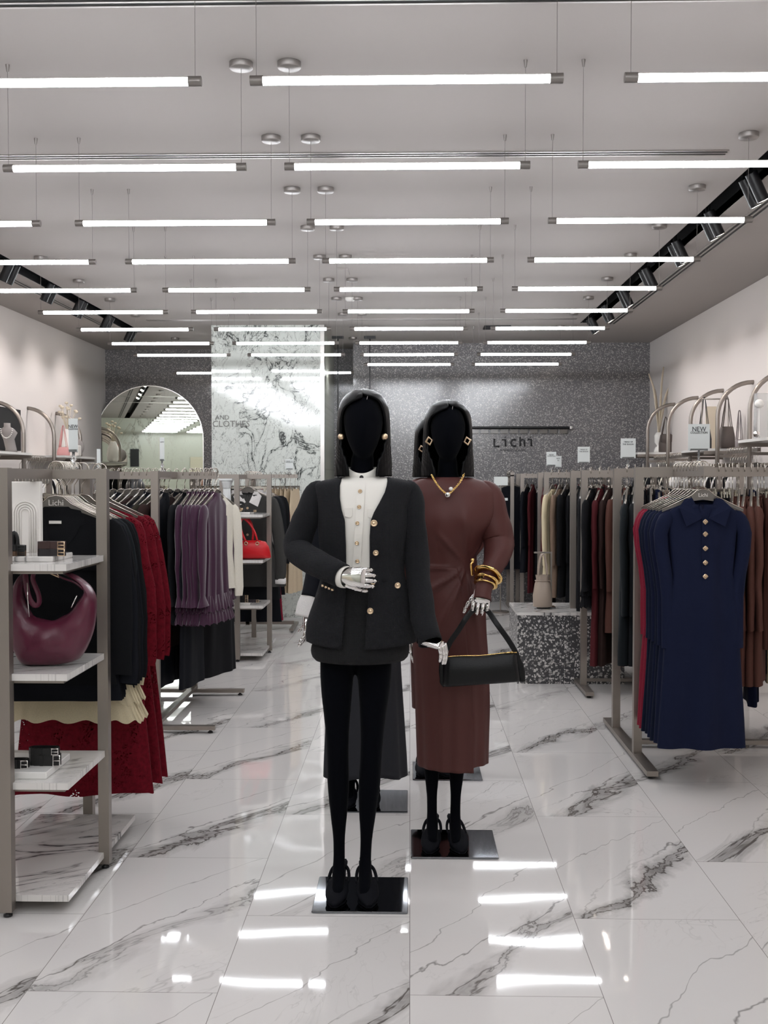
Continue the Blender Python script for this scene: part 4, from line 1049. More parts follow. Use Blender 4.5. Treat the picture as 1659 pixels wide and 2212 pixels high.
wall_shelf(XL + .01, -3.66, 9.85, 10.70, 1.78, 'white shelf under the necklace bust on the left wall'); wall_shelf(XL + .01, -3.66, 11.72, 12.85, 1.78, 'white shelf under the striped vase on the left wall')
wall_rail(-3.84, 10.80, 11.64, 1.77, 'steel hanging rail in the middle bay of the left wall'); wall_rail(-3.84, 8.87, 9.78, 1.77, 'steel hanging rail in the near bay of the left wall')
for k in range(26):
    y = 10.88 + .070 * k; d, m = [('white blouse', 'white_cloth'), ('ivory blouse', 'cream_white'), ('black blouse', 'black_wool'), ('charcoal coat', 'charcoal')][[0, 0, 1, 2, 3][k % 5]]
    hang('blouse' if 'bl' in d else 'coat', m, 2.78, y, .15, d, '%s from the front, far bays of the right wall' % ordn(k), z=1.80)
for k in range(11):
    y = 9.0 + .074 * k; d, m = [('white blouse', 'white_cloth'), ('grey skirt', 'grey_cloth'), ('black blouse', 'black_wool')][k % 3]
    hang('skirt' if 'sk' in d else 'blouse', m, 2.78, y, .15, d, '%s from the front, near bay of the right wall' % ordn(k), z=1.80)
for k in range(12):
    y = 10.86 + .064 * k; d, m = [('white blouse', 'white_cloth'), ('ivory top', 'cream_white'), ('black top', 'black_wool')][k % 3]
    hang('knit_top' if 'top' in d else 'blouse', m, -3.84, y, -.1, d, '%s from the front, middle bay of the left wall' % ordn(k), z=1.77)
for k in range(10):
    y = 8.95 + .08 * k; d, m = [('black coat', 'black_wool'), ('ivory top', 'cream_white'), ('pink top', 'pink')][k % 3]
    hang('coat' if 'coat' in d else 'knit_top', m, -3.84, y, -.1, d, '%s from the front, near bay of the left wall' % ordn(k), z=1.77)

# right wall wares
def O2(px, py, Y): return at(px, py, Y)
mat('dried', 'd9cdb8', .8); mat('bag_brown', '5d534f', .55, bump=.3, scale=50); mat('bag_dark', '232429', .5, bump=.2, scale=50); mat('bag_grey', '8d8486', .5); mat('bag_pink', 'd39a98', .5)
vz = 1.857
c = O2(1423, 970, 13.1); vp = thing('vase_with_leaves', 'white vase with tall pale dried leaves on the far right shelf', 'vase', (c.x, 13.1, vz))
MB().lathe([(.05, 0), (.06, .02), (.045, .06), (.02, .08), (.05, .12), (.055, .2), (.03, .24)]).build('vase', 'white_gloss', vp)
for k, (dx, dz) in enumerate(((-.12, .72), (.04, .80), (.13, .62), (.08, .45), (-.04, .55))):
    P = smooth_path([(0, .01 * k - .02, .2), (dx * .25, .01 * k - .02, .2 + dz * .35), (dx * .6, .02 * k - .04, .2 + dz * .75), (dx * 1.1, .02 * k - .04, .2 + dz)], 14)
    MB().tube(P, [.012 + .012 * sin(pi * i / 13) for i in range(14)], 8, flat=(1, .25)).build('leaf', 'dried', vp)


def tote(px, py0, py1, w, Y, m, label, strap_top, xw=.12, name='tote_bag', z=None, flap=False):
    a, b = O2(px, py0, Y), O2(px, py1, Y); h = a.z - b.z; zz = b.z if z is None else z
    r = thing(name, label, 'handbag', (a.x, Y, zz)); ww = w / F * Y / 2
    MB().rings([[(rx * cs(i), ry * sn(i), q) for i in range(24)] for q, rx, ry in ((0, ww * .9, xw * .4), (.012, ww, xw * .5), (h * .5, ww, xw * .48), (h - .01, ww * .8, xw * .3), (h, ww * .75, xw * .22))]).build('bag_body', m, r)
    t = O2(px, strap_top, Y).z - zz
    for sy in (-1, 1): MB().tube(smooth_path([(-ww * .6, sy * xw * .2, h * .95), (-ww * .35, sy * .02, (h + t) / 2), (-.008, 0, t), (.008, 0, t), (ww * .35, sy * .02, (h + t) / 2), (ww * .6, sy * xw * .2, h * .95)], 20), .008, 8, flat=(1, .4)).build('strap', m, r)
    if flap: MB().rings([[(rx * cs(i), -xw * .3 + ry * sn(i), q) for i in range(24)] for q, rx, ry in ((h * .5, ww * .5, .02), (h * .6, ww * .95, .03), (h * .95, ww * .9, .05), (h * 1.02, ww * .7, .04))]).build('flap', m, r)
    return r
def cs(i): a = 2 * pi * i / 24; return (abs(cos(a)) ** .55) * (1 if cos(a) > 0 else -1)
def sn(i): a = 2 * pi * i / 24; return (abs(sin(a)) ** .55) * (1 if sin(a) > 0 else -1)
tote(1438, 935, 974, 28, 12.95, 'bag_brown', 'dark brown flap handbag beside the vase of dried leaves', 903, z=vz, flap=True)
tote(1521, 915, 962, 30, 10.5, 'bag_dark', 'black tote bag with tall straps behind the grey card', 862, z=1.822)
tote(1570, 915, 962, 33, 9.95, 'bag_brown', 'taupe bowling handbag with tall straps on the right wall shelf', 860, z=1.823)
tote(1597, 942, 962, 18, 10.1, 'bag_grey', 'small pale grey handbag with thin straps on the right wall', 890, z=1.823)
bx = O2(1536, 905, 10.7)
tag(MB().box((bx.x, 10.70, 1.822 + .22), (.10, .02, .40)).build('woven_panel', 'dried'), 'straw coloured textured panel behind the black tote', 'panel')
rl = thing('bag_rail', 'thin steel bar above the tote bags on the right wall', 'rail', (O2(1545, 862, 10.2).x, 10.2, O2(1545, 862, 10.2).z))
MB().tube([(-.12, 0, 0), (.12, 0, 0)], .006, 8).cyl((-.12, 0, 0), (-.12, 0, 1.822 - rl.location.z), .005).cyl((.12, 0, 0), (.12, 0, 1.822 - rl.location.z), .005).build('bar', 'steel', rl)
gz = 1.857
c = O2(1646, 890, 8.5); gb = thing('glass_box', 'clear acrylic box standing on the near right wall shelf', 'box', (c.x, 8.5, gz)); MB().box((0, 0, .17), (.10, .08, .34)).build('box', 'clear_acrylic', gb)
tag(MB().ball((O2(1640, 897, 8.3).x, 8.3, gz + .25), .035, 16).cyl((O2(1640, 897, 8.3).x, 8.3, gz), (O2(1640, 897, 8.3).x, 8.3, gz + .22), .006).build('pearl_ball', 'white_gloss'), 'large white ball on a stem at the right edge', 'ornament')
tag(MB().ball((O2(1634, 942, 8.25).x, 8.25, gz + .025), .025, 14).build('chrome_ball', 'chrome'), 'small chrome ball on the near right wall shelf', 'ornament')

# left wall wares
nz_ = 1.802
nb = thing('necklace_bust', 'grey velvet bust with pearl necklace on the left wall shelf', 'jewellery bust', (-3.72, 10.3, nz_))
mat('bust_grey', '8e8886', .7)
MB().rings([[(x0 + rx * cos(a), ry * sin(a), z) for a in [2 * pi * i / 20 for i in range(20)]] for z, x0, rx, ry in ((0, .0, .055, .05), (.03, 0, .05, .045), (.12, -.02, .05, .045), (.18, -.02, .08, .06), (.215, -.03, .06, .045), (.235, -.035, .03, .03), (.27, -.035, .03, .03))]).build('bust', 'bust_grey', nb)
q = MB()
for i in range(15):
    t = pi * i / 14; q.ball((-.02 + .055 * cos(t), -.055 - .01 * sin(t), .215 - .085 * sin(t)), .0065, 8)
q.build('pearls', 'white_gloss', nb)
tag(MB().box((XL + .02, 11.0, 2.05), (.03, .75, .42)).build('wall_panel', 'slot_black'), 'dark rectangular board on the left wall behind the bust', 'board')
tote(137, 966, 985, 26, 12.0, 'bag_pink', 'pale pink bucket handbag on the left wall shelf', 922, z=nz_)
tag(MB().box((O2(158, 970, 12.2).x, 12.2, nz_ + .06), (.15, .12, .12), bev=.01).build('gift_box', 'white_board'), 'pale round-edged box beside the pink handbag', 'box')
c = O2(146, 950, 12.45); sv = thing('striped_vase', 'white spiral-striped vase with dried flowers on the left wall shelf', 'vase', (c.x, 12.45, nz_))
MB().lathe([(.05, 0), (.085, .04), (.10, .12), (.075, .22), (.045, .29), (.04, .31)], n=60, fn=lambda a, z: 1 + .03 * sin(12 * a + z * 25)).build('vase', 'white_gloss', sv)
for k in range(14):
    rnd = random.Random(k); dx, dy = rnd.uniform(-.13, .13), rnd.uniform(-.08, .08); hz = rnd.uniform(.42, .62)
    MB().tube([(0, 0, .28), (dx * .5, dy * .5, .28 + (hz - .28) * .5), (dx, dy, hz)], .0025, 5).ball((dx, dy, hz), .022, 8, (1, 1, .8)).build('dried_flower', 'dried', sv)
tag(MB().lathe([(0, -.008), (.10, -.008), (.10, .008), (0, .008)], (0, 0, 0), 36).build('round_plaque', 'bust_grey', xf=Matrix.Translation((-3.76, 12.42, nz_ + .105)) @ Matrix.Rotation(pi / 2, 4, 'X')), 'round grey disc standing behind the narrow card', 'disc')

# ------------------------------------------------------------------ shopper behind the second left rack
mat('hair_dark', '120f0f', .35); mat('skin', 'b98a74', .55); mat('person_coat', '17181c', .8)
# ------------------------------------------------------------------ mannequins
mat('velvet_black', '05060b', .9, sheen=.04, bump=.2, scale=500, spec=.06)
mat('stocking', '0b0c11', .8, sheen=.15)
mat('tweed', '090b14', .95, bump=1.0, scale=70, vary=.7, kind='weave', stretch=(1, 1, 1.6))
mat('tweed_plain', '08090c', .95, bump=.8, scale=90, vary=.5, kind='weave')
mat('blouse_ivory', 'dedad2', .6, bump=.15, scale=30, sheen=.1)
mat('dress_brown', '4f2c29', .5, bump=.12, scale=300, spec=.25)
mat('skirt_grey', '2a2b30', .7, spec=.25)
mat('shoe_navy', '080910', .75, bump=.3, scale=300, spec=.15)
mat('bag_black', '060709', .4, bump=.3, scale=120, spec=.3)


def hair_mat():
    m = mat('hair_black', '030304', .3, spec=.12)
    nt = m.node_tree; b = nt.nodes['Principled BSDF']; L = nt.links.new; N = nt.nodes.new
    tc = N('ShaderNodeTexCoord'); uv = N('ShaderNodeUVMap'); n = N('ShaderNodeTexNoise'); n.inputs['Scale'].default_value = 1.0; n.inputs['Detail'].default_value = 3
    mp = N('ShaderNodeMapping'); mp.inputs['Scale'].default_value = (160, 1.2, 1); L(uv.outputs[0], mp.inputs['Vector']); L(mp.outputs[0], n.inputs['Vector'])
    bp = N('ShaderNodeBump'); bp.inputs['Strength'].default_value = .35; bp.inputs['Distance'].default_value = .002; L(n.outputs['Fac'], bp.inputs['Height']); L(bp.outputs[0], b.inputs['Normal'])
    return m
hair_mat()


def evaluated(o, name):
    dg = bpy.context.evaluated_depsgraph_get(); dg.update(); me = bpy.data.meshes.new_from_object(o.evaluated_get(dg)); me.name = name; return me


def body_mesh(name, arms, legs, head=(0, 0, 1.735), voxel=.008, person=False):
    """skin a skeleton, join an egg-shaped head and fuse both into one surface"""
    V = []; E = []; R = []
    def add(p, r, parent=None):
        V.append(tuple(p)); R.append(r); k = len(V) - 1
        if parent is not None: E.append((parent, k))
        return k
    pel = add((0, 0, 1.00), (.125, .09)); w = add((0, 0, 1.17), (.095, .075), pel); ch = add((0, 0, 1.36), (.125, .09), w); up = add((0, .01, 1.48), (.10, .07), ch); nk = add((head[0] * .6, .015, 1.55), (.046, .046), up); n2 = add((head[0], .012, 1.66), (.044, .048), nk)
    for side, pts in arms:
        k = up
        for p, r in pts: k = add(p, (r, r), k)
    for pts in legs:
        k = pel
        for p, r in pts: k = add(p, (r, r), k)
    me = bpy.data.meshes.new('sk'); me.from_pydata(V, E, []); o = bpy.data.objects.new('sk', me); C.objects.link(o)
    md = o.modifiers.new('s', 'SKIN'); md.use_smooth_shade = True
    for i, r in enumerate(R): me.skin_vertices[0].data[i].radius = r
    me.skin_vertices[0].data[0].use_root = True
    ss = o.modifiers.new('ss', 'SUBSURF'); ss.levels = 2
    b = evaluated(o, 'b'); bpy.data.objects.remove(o)
    vs = [tuple(v.co) for v in b.vertices]; fs = [tuple(p.vertices) for p in b.polygons]
    mb = MB(); mb.add(vs, fs)
    # egg head: wide brow, narrow chin, slight nose ridge
    hx, hy, hz = head; rs = []
    for j in range(1, 24):
        t = pi * j / 24; zz = -cos(t) * .122; u = (zz + .122) / .244
        wx = .076 * sin(t) ** .8 * (.60 + .40 * min(1, u * 1.55) ** .8); wy = .094 * sin(t) ** .75 * (.70 + .30 * min(1, u * 1.5))
        row = []
        for i in range(36):
            a = 2 * pi * i / 36; x, y = wx * cos(a), wy * sin(a)
            f = max(0, -sin(a)) ** 14 * .010 * math.exp(-((u - .42) / .16) ** 2)
            brow = -.004 * max(0, -sin(a)) ** 2 * math.exp(-((u - .56) / .07) ** 2) * (1 - max(0, -sin(a)) ** 20)
            row.append((hx + x, hy + y - f - brow - .012 * (1 - u) * max(0, -sin(a)), hz + zz))
        rs.append(row)
    mb.rings(rs)
    me2 = mb.mesh('m2'); o = bpy.data.objects.new('m2', me2); C.objects.link(o)
    rm = o.modifiers.new('r', 'REMESH'); rm.mode = 'VOXEL'; rm.voxel_size = voxel; rm.use_smooth_shade = True
    sm = o.modifiers.new('sm', 'SMOOTH'); sm.factor = .5; sm.iterations = 4
    out = evaluated(o, name); bpy.data.objects.remove(o); out.materials.clear()
    for p in out.polygons: p.use_smooth = True
    return out


def hand_mesh(curl, thumb=.6, spread=.1, s=1.0, tx=.012):
    """hand along +x, palm facing -z: palm, four jointed fingers of unequal length, thumb from the palm's side"""
    m = MB(); W = .078 * s
    m.rings([[(x, yw * cosq(i), zt * sinq(i) + dz) for i in range(16)] for x, yw, zt, dz in ((-.03 * s, .022 * s, .019 * s, 0), (.0, .026 * s, .019 * s, 0), (.03 * s, .037 * s, .017 * s, 0), (.065 * s, .040 * s, .0155 * s, 0), (.085 * s, .037 * s, .012 * s, -.002 * s))])
    for k, (yy, ln, x0) in enumerate(((.0305, .072, .082), (.0105, .080, .086), (-.0105, .074, .084), (-.030, .060, .078))):
        d = Vector((1, (1.5 - k) * spread * .35, 0)).normalized(); p = Vector((x0, yy, -.001)) * s; ang = 0
        segs = (ln * .46, ln * .32, ln * .26)
        for j, sg_ in enumerate(segs):
            ang += curl[j]; dd = Vector((d.x * cos(ang), d.y, -sin(ang))).normalized(); q = p + dd * sg_ * s; r = (.0092, .0084, .0074)[j] * s
            m.tube([p - dd * .003 * s, p, lerp(p, q, .5), q - dd * .0012 * s, q + dd * (.005 * s if j == 2 else 0)], [r * .8, r, r * .95, r * .92, r * .45 if j == 2 else r * .7], 10, up=(0, 1, 0))
            m.ball(q if j < 2 else p, r * .82, 8)
            p = q
    p = Vector((tx, .030, -.004)) * s
    for j, (L_, r) in enumerate(((.038, .0115), (.030, .0098), (.024, .0085))):
        dd = Vector((cos(thumb), sin(thumb) * (1 - .35 * j), -.30 - .25 * j)).normalized(); q = p + dd * L_ * s
        m.tube([p - dd * .003, p, lerp(p, q, .5), q, q + dd * (.005 if j == 2 else .001)], [r * s * .8, r * s, r * s * .95, r * s * .9, r * s * .45], 10); p = q
    return m
def cosq(i): a = 2 * pi * i / 16; return abs(cos(a)) ** .7 * (1 if cos(a) > 0 else -1)
def sinq(i): a = 2 * pi * i / 16; return abs(sin(a)) ** .8 * (1 if sin(a) > 0 else -1)


def frame(origin, xdir, zdir):
    x = Vector(xdir).normalized(); z = Vector(zdir); z = (z - x * z.dot(x)).normalized(); y = z.cross(x)
    return Matrix.Translation(origin) @ Matrix((x, y, z)).transposed().to_4x4()


def open_loft(rows, n=64, wrinkle=0, seed=0, pfn=None, uv=False):
    """rows: (z, cx, cy, rx, ry, aL, aR) - the shell runs round the back from angle aR (right of front) to -aL; angles from the front (-y)"""
    rs = []
    for z, cx, cy, rx, ry, aL, aR in rows:
        row = []
        for i in range(n + 1):
            a = aR + (2 * pi - aL - aR) * i / n
            x, y = cx + rx * sin(a), cy - ry * cos(a)
            if wrinkle:
                w = wrinkle * noise.noise(Vector((sin(a) * 3, cos(a) * 3, z * 6 + seed))); x += w * sin(a); y -= w * cos(a)
            p = Vector((x, y, z))
            if pfn: p = pfn(p, a)
            row.append(p)
        rs.append(row)
    m = MB().rings(rs, False)
    return m


def loft(rows, n=64, wrinkle=0, seed=0, pfn=None, cap=(False, False)):
    rs = []
    for z, cx, cy, rx, ry in rows:
        row = []
        for i in range(n):
            a = 2 * pi * i / n; x, y = cx + rx * sin(a), cy - ry * cos(a)
            if wrinkle:
                w = wrinkle * noise.noise(Vector((sin(a) * 3, cos(a) * 3, z * 6 + seed))); x += w * sin(a); y -= w * cos(a)
            p = Vector((x, y, z))
            if pfn: p = pfn(p, a)
            row.append(p)
        rs.append(row[::-1])
    return MB().rings(rs, True, cap)


def sleeve(path, rad, n=28, res=30, flat=(1, 1), wr=.006, seed=0, cap=(False, False)):
    P = smooth_path(path, res); R = [r[1] for r in smooth_tab([(i, r) for i, r in enumerate(rad)], res)]
    m = MB().tube(P, R, n, flat=flat, cap=cap)
    m.v = [tuple(Vector(v) + Vector((noise.noise(Vector(v) * 14 + Vector((seed, 0, 0))), noise.noise(Vector(v) * 14 + Vector((0, seed, 5))), 0)) * wr) for v in m.v]
    return m


def add_uv_strip(o, nrows, n):
    me = o.data; uvl = me.uv_layers.new(name='UVMap')
    for p in me.polygons:
        for li in p.loop_indices:
            vi = me.loops[li].vertex_index; uvl.data[li].uv = ((vi % (n + 1)) / n, (vi // (n + 1)) / nrows)


def add_hair(root, hx, hw=1.0, zb=1.560, y=.012):
    """sleek shoulder-length bob: one shell round the head, open over the face, parted on one side"""
    d = math.radians
    tab = [(1.874, .004, .006, 0, 0), (1.871, .026, .034, 0, 0), (1.862, .046, .060, 0, 0), (1.852, .060, .080, 0, 0), (1.845, .066, .089, 0, 25), (1.838, .071, .096, 4, 38), (1.829, .076, .102, 22, 46), (1.815, .081, .106, 40, 50), (1.80, .084, .109, 50, 54), (1.775, .086, .110, 56, 58), (1.74, .087, .108, 58, 60), (1.70, .088, .104, 58, 60), (1.665, .090, .100, 54, 55), (1.64, .0915, .098, 46, 46), (1.62, .093, .098, 38, 37), (1.59, .094, .098, 33, 31), (zb, .095, .098, 31, 29)]
    rows = [(z, hx, y + .01, rx * hw, ry, d(l), d(r)) for z, rx, ry, l, r in smooth_tab(tab, 60)]
    n = 72
    m = open_loft(rows, n, pfn=lambda p, a: p + Vector((sin(a), -cos(a), 0)) * (.0022 * sin(37 * a) * max(0, min(1, (1.85 - p.z) * 8)) - .0)) 
    o = m.build('hair', 'hair_black', root, solid=-.010); add_uv_strip(o, 59, n)
    # parting line
    MB().tube([(hx + .016, y - .085, 1.838), (hx + .019, y - .070, 1.856), (hx + .020, y - .045, 1.868)], .0012, 6).build('parting', 'bust_grey', o)
    return o


def shoe(root, fx, fy, yaw=0.0, sc=1.0, z0=.010):
    """slingback pump: pointed vamp, sole, stiletto, heel strap"""
    X = Matrix.Translation((fx, fy, z0)) @ Matrix.Rotation(yaw, 4, 'Z') @ Matrix.Scale(sc, 4)
    secs = [(-.150, .004, .016, .008), (-.138, .003, .026, .020), (-.118, .002, .034, .031), (-.09, .002, .042, .039), (-.06, .004, .052, .0425), (-.038, .010, .064, .041), (-.022, .018, .070, .0385)]
    rs = []
    for y, zb, zt, hw in secs:
        rs.append([(hw * cos(a) * (1 if sin(a) > -.2 else .96), y - .012 * 0, zb + (zt - zb) * (sin(a) * .5 + .5) if True else 0) for a in [2 * pi * i / 24 for i in range(24)]])
    up = MB().rings(rs, True, (True, True)).build('shoe', 'shoe_navy', root, xf=X)
    so = [(-.150, .0, .010), (-.10, 0, .034), (-.05, .004, .036), (-.01, .028, .026), (.035, .068, .022), (.075, .088, .024), (.095, .090, .016)]
    rs = [[(hw * cx_, y, z + dz) for cx_, dz in ((-1, 0), (1, 0), (1, .006), (-1, .006))] for y, z, hw in so]
    MB().rings(rs, True, (True, True), False).build('sole', 'shoe_navy', up, xf=X)
    MB().rings([[(x0 + r * cos(a), y0 + r * sin(a), z) for a in [2 * pi * i / 12 for i in range(12)]] for z, r, y0, x0 in ((0, .006, .082, 0), (.05, .007, .080, 0), (.075, .014, .076, 0), (.09, .020, .074, 0))]).build('heel', 'shoe_navy', up, xf=X)
    MB().tube(smooth_path([(-.036, -.03, .048), (-.037, .005, .058), (-.030, .035, .076), (-.017, .048, .086), (0, .052, .089), (.017, .048, .086), (.030, .035, .076), (.037, .005, .058), (.036, -.03, .048)], 30), .0042, 6, flat=(1, 1.6)).build('heel_strap', 'shoe_navy', up, xf=X)
    return up


LEG = lambda x0, xk, xa: [((x0, 0, .93), .072), ((lerp(x0, xk, .35), -.005, .80), .068), ((lerp(x0, xk, .75), -.008, .64), .050), ((xk, -.010, .53), .0445), ((lerp(xk, xa, .3), .004, .42), .0455), ((lerp(xk, xa, .6), .012, .33), .038), ((lerp(xk, xa, .85), .012, .21), .0245), ((xa, .010, .135), .024), ((xa, -.02, .085), .028), ((xa, -.075, .045), .026), ((xa, -.115, .032), .018)]
ARMDOWN = lambda s: [((s * .165, .01, 1.47), .045), ((s * .195, .01, 1.30), .036), ((s * .215, .01, 1.16), .032), ((s * .225, -.03, 1.04), .026), ((s * .23, -.06, .94), .020)]


def base_plate(root, x0, y0, w=.345, d=.35):
    MB().box((x0, y0, .004), (w, d, .008), bev=.003).build('base_plate', 'dark_chrome', root)


# --- first mannequin: tweed jacket over ivory blouse ------------------------------
AX, AY = -.196, 4.10
A = thing('mannequin', 'front black mannequin in dark tweed jacket and ivory blouse with black bob wig', 'mannequin', (AX, AY, 0))
def a_(px, py, Y=AY): p = at(px, py, Y); return Vector((p.x - AX, p.y - AY, p.z))
def ax_(px, Y=AY): return at(px, 1200, Y).x - AX
hA = ax_(785)
armsA = [(-1, [((-.165, .01, 1.47), .045), (a_(645, 1165), .036), (a_(640, 1192, 4.08), .033), (a_(690, 1220, 3.96), .028), (a_(735, 1242, 3.89), .02)]),
         (1, [((.17, .01, 1.47), .045), (a_(900, 1130), .036), (a_(905, 1230), .032), (a_(912, 1320, 4.03), .026), (a_(928, 1385, 3.98), .02)])]
legs_ = [LEG(-.078, -.072, -.068), LEG(.072, .052, .030)]
bA = body_mesh('body', armsA, legs_, head=(hA, 0, 1.741)); link('body', bA, 'velvet_black', A)
base_plate(A, ax_(781), -.005)
add_hair(A, hA)
for fx, k in ((-.068, -.06), (.034, .10)): shoe(A, fx, -.005, yaw=k)
for s in (-1, 1):
    c = (hA + s * .079, -.045, 1.704); e = MB().ball(c, .0125, 14); e.build('earring', 'pale_gold', A)
# torso outline rows: y_px -> left, right, depth
TA = [(1031, 738, 842, .060), (1034, 720, 860, .070), (1038, 696, 884, .080), (1044, 680, 900, .090), (1056, 676, 900, .102), (1072, 680, 894, .112), (1100, 684, 886, .125), (1150, 688, 880, .130), (1200, 692, 874, .118), (1240, 694, 874, .112), (1290, 682, 886, .128), (1340, 666, 897, .145), (1370, 661, 902, .152), (1396, 661, 902, .156)]
def zA(py): return at(780, py, 4.03).z
rowsA = []
for py, l, r, ry in TA:
    xl, xr = ax_(l), ax_(r); rowsA.append((zA(py), (xl + xr) / 2, (xr - xl) / 2, ry))
rowsA = smooth_tab(rowsA, 70)
def rowA(z): return interp(rowsA, z)
EL = [(1033, 736), (1045, 732), (1075, 732), (1100, 736), (1124, 744), (1180, 746), (1250, 746), (1330, 743), (1396, 738)]
ER = [(1033, 836), (1045, 836), (1062, 832), (1085, 820), (1106, 808), (1124, 801), (1160, 799), (1250, 799), (1310, 794), (1396, 788)]
def edge(tab, z):
    py = 1035 + (CAMH - z) * F / 4.03
    return ax_(interp(tab, py)[0], 3.98)
jr = []
for z, cx, rx, ry in rowsA:
    l, r = edge(EL, z), edge(ER, z)
    aL = asin(max(-.98, min(.98, (cx - l) / rx))); aR = asin(max(-.98, min(.98, (r - cx) / rx)))
    jr.append((z, cx, .0, rx, ry, aL, aR))
def hemA(p, a):
    zz = p.z
    if zz < 1.0: zz = zz + (1.0 - zz) * .22 * max(0, abs(sin(a))) ** 2
    return Vector((p.x, p.y, zz))
jk = open_loft(jr, 90, wrinkle=.004, seed=3, pfn=hemA).build('jacket', 'tweed', A, solid=.006)
sleeve([a_(699, 1056, 4.1), a_(683, 1066, 4.1), a_(666, 1108, 4.1), a_(650, 1150, 4.1), a_(643, 1184, 4.09), a_(662, 1204, 4.03), a_(700, 1224, 3.94), a_(741, 1245, 3.88)], [.030, .040, .044, .048, .050, .047, .045, .041], seed=1, wr=.008).build('sleeve', 'tweed', jk, solid=.003)
sleeve([a_(870, 1052, 4.1), a_(888, 1068, 4.1), a_(895, 1120, 4.1), a_(900, 1190, 4.1), a_(904, 1250, 4.08), a_(912, 1320, 4.03), a_(930, 1388, 3.97)], [.030, .038, .042, .044, .044, .042, .043], seed=2, wr=.008).build('sleeve', 'tweed', jk, solid=.003)
def frontA(px, py, Y0=3.97, off=.012):
    p = a_(px, py, Y0); cx, rx, ry = rowA(p.z); q = max(0, 1 - ((p.x - cx) / rx) ** 2); yy = -ry * sqrt(q)
    p = a_(px, py, AY + yy); return Vector((p.x, yy - off, p.z))
def button(c, r, root, m='pale_gold', tilt=0):
    R = Matrix.Translation(c) @ Matrix.Rotation(pi / 2, 4, 'X') @ Matrix.Rotation(tilt, 4, 'Z')
    MB().lathe([(0, -.001), (r, 0), (r, .002), (r * .8, .0045), (r * .7, .003), (r * .25, .003), (r * .2, .006), (0, .006)], n=20).build('button', m, root, xf=R)
for px, py, r in ((808, 1130, .0125), (812, 1194, .0105), (806, 1256, .0105), (800, 1319, .0115), (859, 1264, .0115)): button(frontA(px, py), r, jk)
p0, p1 = frontA(826, 1254, off=.010), frontA(876, 1254, off=.010)
MB().tube([p0, (p0 + p1) / 2 + Vector((0, -.004, 0)), p1], .003, 6, flat=(1, .6)).build('pocket_seam', 'tweed_plain', jk)
for k in range(4): MB().ball(a_(697 + 7 * k, 1265 + 3 * k, 3.90), .006, 8).build('cuff_button', 'pale_gold', jk)
# blouse
br = [(z, cx, 0, rx * .93 - .006, ry * .955 - .006) for z, cx, rx, ry in rowsA if z > zA(1262)]
bl = loft(br, 80, wrinkle=.003, seed=9).build('blouse', 'blouse_ivory', A)
cz = [(zA(1037), .068, .064), (zA(1028), .062, .062), (zA(1018), .058, .060), (zA(1008), .056, .058)]
cr = [[(hA * .8 + rx * sin(a), .012 - ry * cos(a), z - .024 * max(0, cos(a)) ** 2) for a in [2 * pi * i / 40 for i in range(40)]] for z, rx, ry in [(zA(1046), .080, .072)] + cz]
MB().rings([r[::-1] for r in cr], True, (False, False)).build('stand_collar', 'blouse_ivory', bl, solid=.003)
def strip(pts, w, m, root, name, off=.001):
    rs = []
    for (px, py) in pts:
        c = frontB(px, py); rs.append([(c.x - w / 2, c.y, c.z), (c.x + w / 2, c.y, c.z), (c.x + w / 2, c.y - .003, c.z), (c.x - w / 2, c.y - .003, c.z)])
    return MB().rings(rs, True, (True, True), False).build(name, m, root)
def frontB(px, py, off=.002):
    p = a_(px, py, 3.98); cx, rx, ry = rowA(p.z); rx, ry = rx * .93 - .006, ry * .955 - .006; yy = -ry * sqrt(max(0, 1 - ((p.x - cx) / rx) ** 2))
    p = a_(px, py, AY + yy); return Vector((p.x, yy - off, p.z))
strip([(781 - i * .55, 1042 + i * 9.3) for i in range(22)], .028, 'blouse_ivory', bl, 'placket')
for px, py, m in ((781, 1032, 'belt_black'), (778, 1061, 'pale_gold'), (776, 1095, 'pale_gold'), (772, 1130, 'pale_gold'), (771, 1173, 'pale_gold'), (772, 1212, 'pale_gold')):
    c = frontB(px, py, .007) if py > 1040 else Vector((a_(781, 1031, 4.05).x, -.052, a_(781, 1031, 4.04).z)); button(c, .0075, bl, m)
for px, py in ((753, 1105), (803, 1107)):
    c = frontB(px, py, .004); MB().poly([(c.x - .014, c.z + .013), (c.x + .014, c.z + .013), (c.x + .014, c.z - .014), (c.x + .005, c.z - .022), (c.x - .014, c.z - .016)], 'y', c.y - .002, c.y + .006).build('pocket_flap', 'blouse_ivory', bl)
# belt and skirt
sk = [(1238, 700, 868, .098), (1262, 697, 872, .102), (1300, 688, 878, .116), (1340, 680, 884, .128), (1380, 674, 886, .140), (1408, 671, 884, .146), (1424, 674, 880, .146), (1430, 680, 874, .142)]
sr_ = smooth_tab([(zA(py), (ax_(l) + ax_(r)) / 2, 0, (ax_(r) - ax_(l)) / 2 - (.008 if py < 1395 else 0), ry) for py, l, r, ry in sk], 30)
sko = loft(sr_, 80, wrinkle=.003, seed=5).build('skirt', 'tweed_plain', A, solid=-.004)
be = []
for z in (zA(1241), zA(1262)):
    cx, rx, ry = rowA(z); be.append([(cx + (rx - .004) * sin(a) * .95, -(ry * .955) * cos(a), z) for a in [2 * pi * i / 60 for i in range(60)]])
be_ = MB().rings([r[::-1] for r in be], True, (False, False)).build('belt', 'belt_black', A, solid=.003)
for py in (1240, 1263):
    c0, c1 = frontB(752, py, .008), frontB(790, py, .008); MB().tube([c0, c1], .0014, 6).build('belt_edge', 'pale_gold', be_)
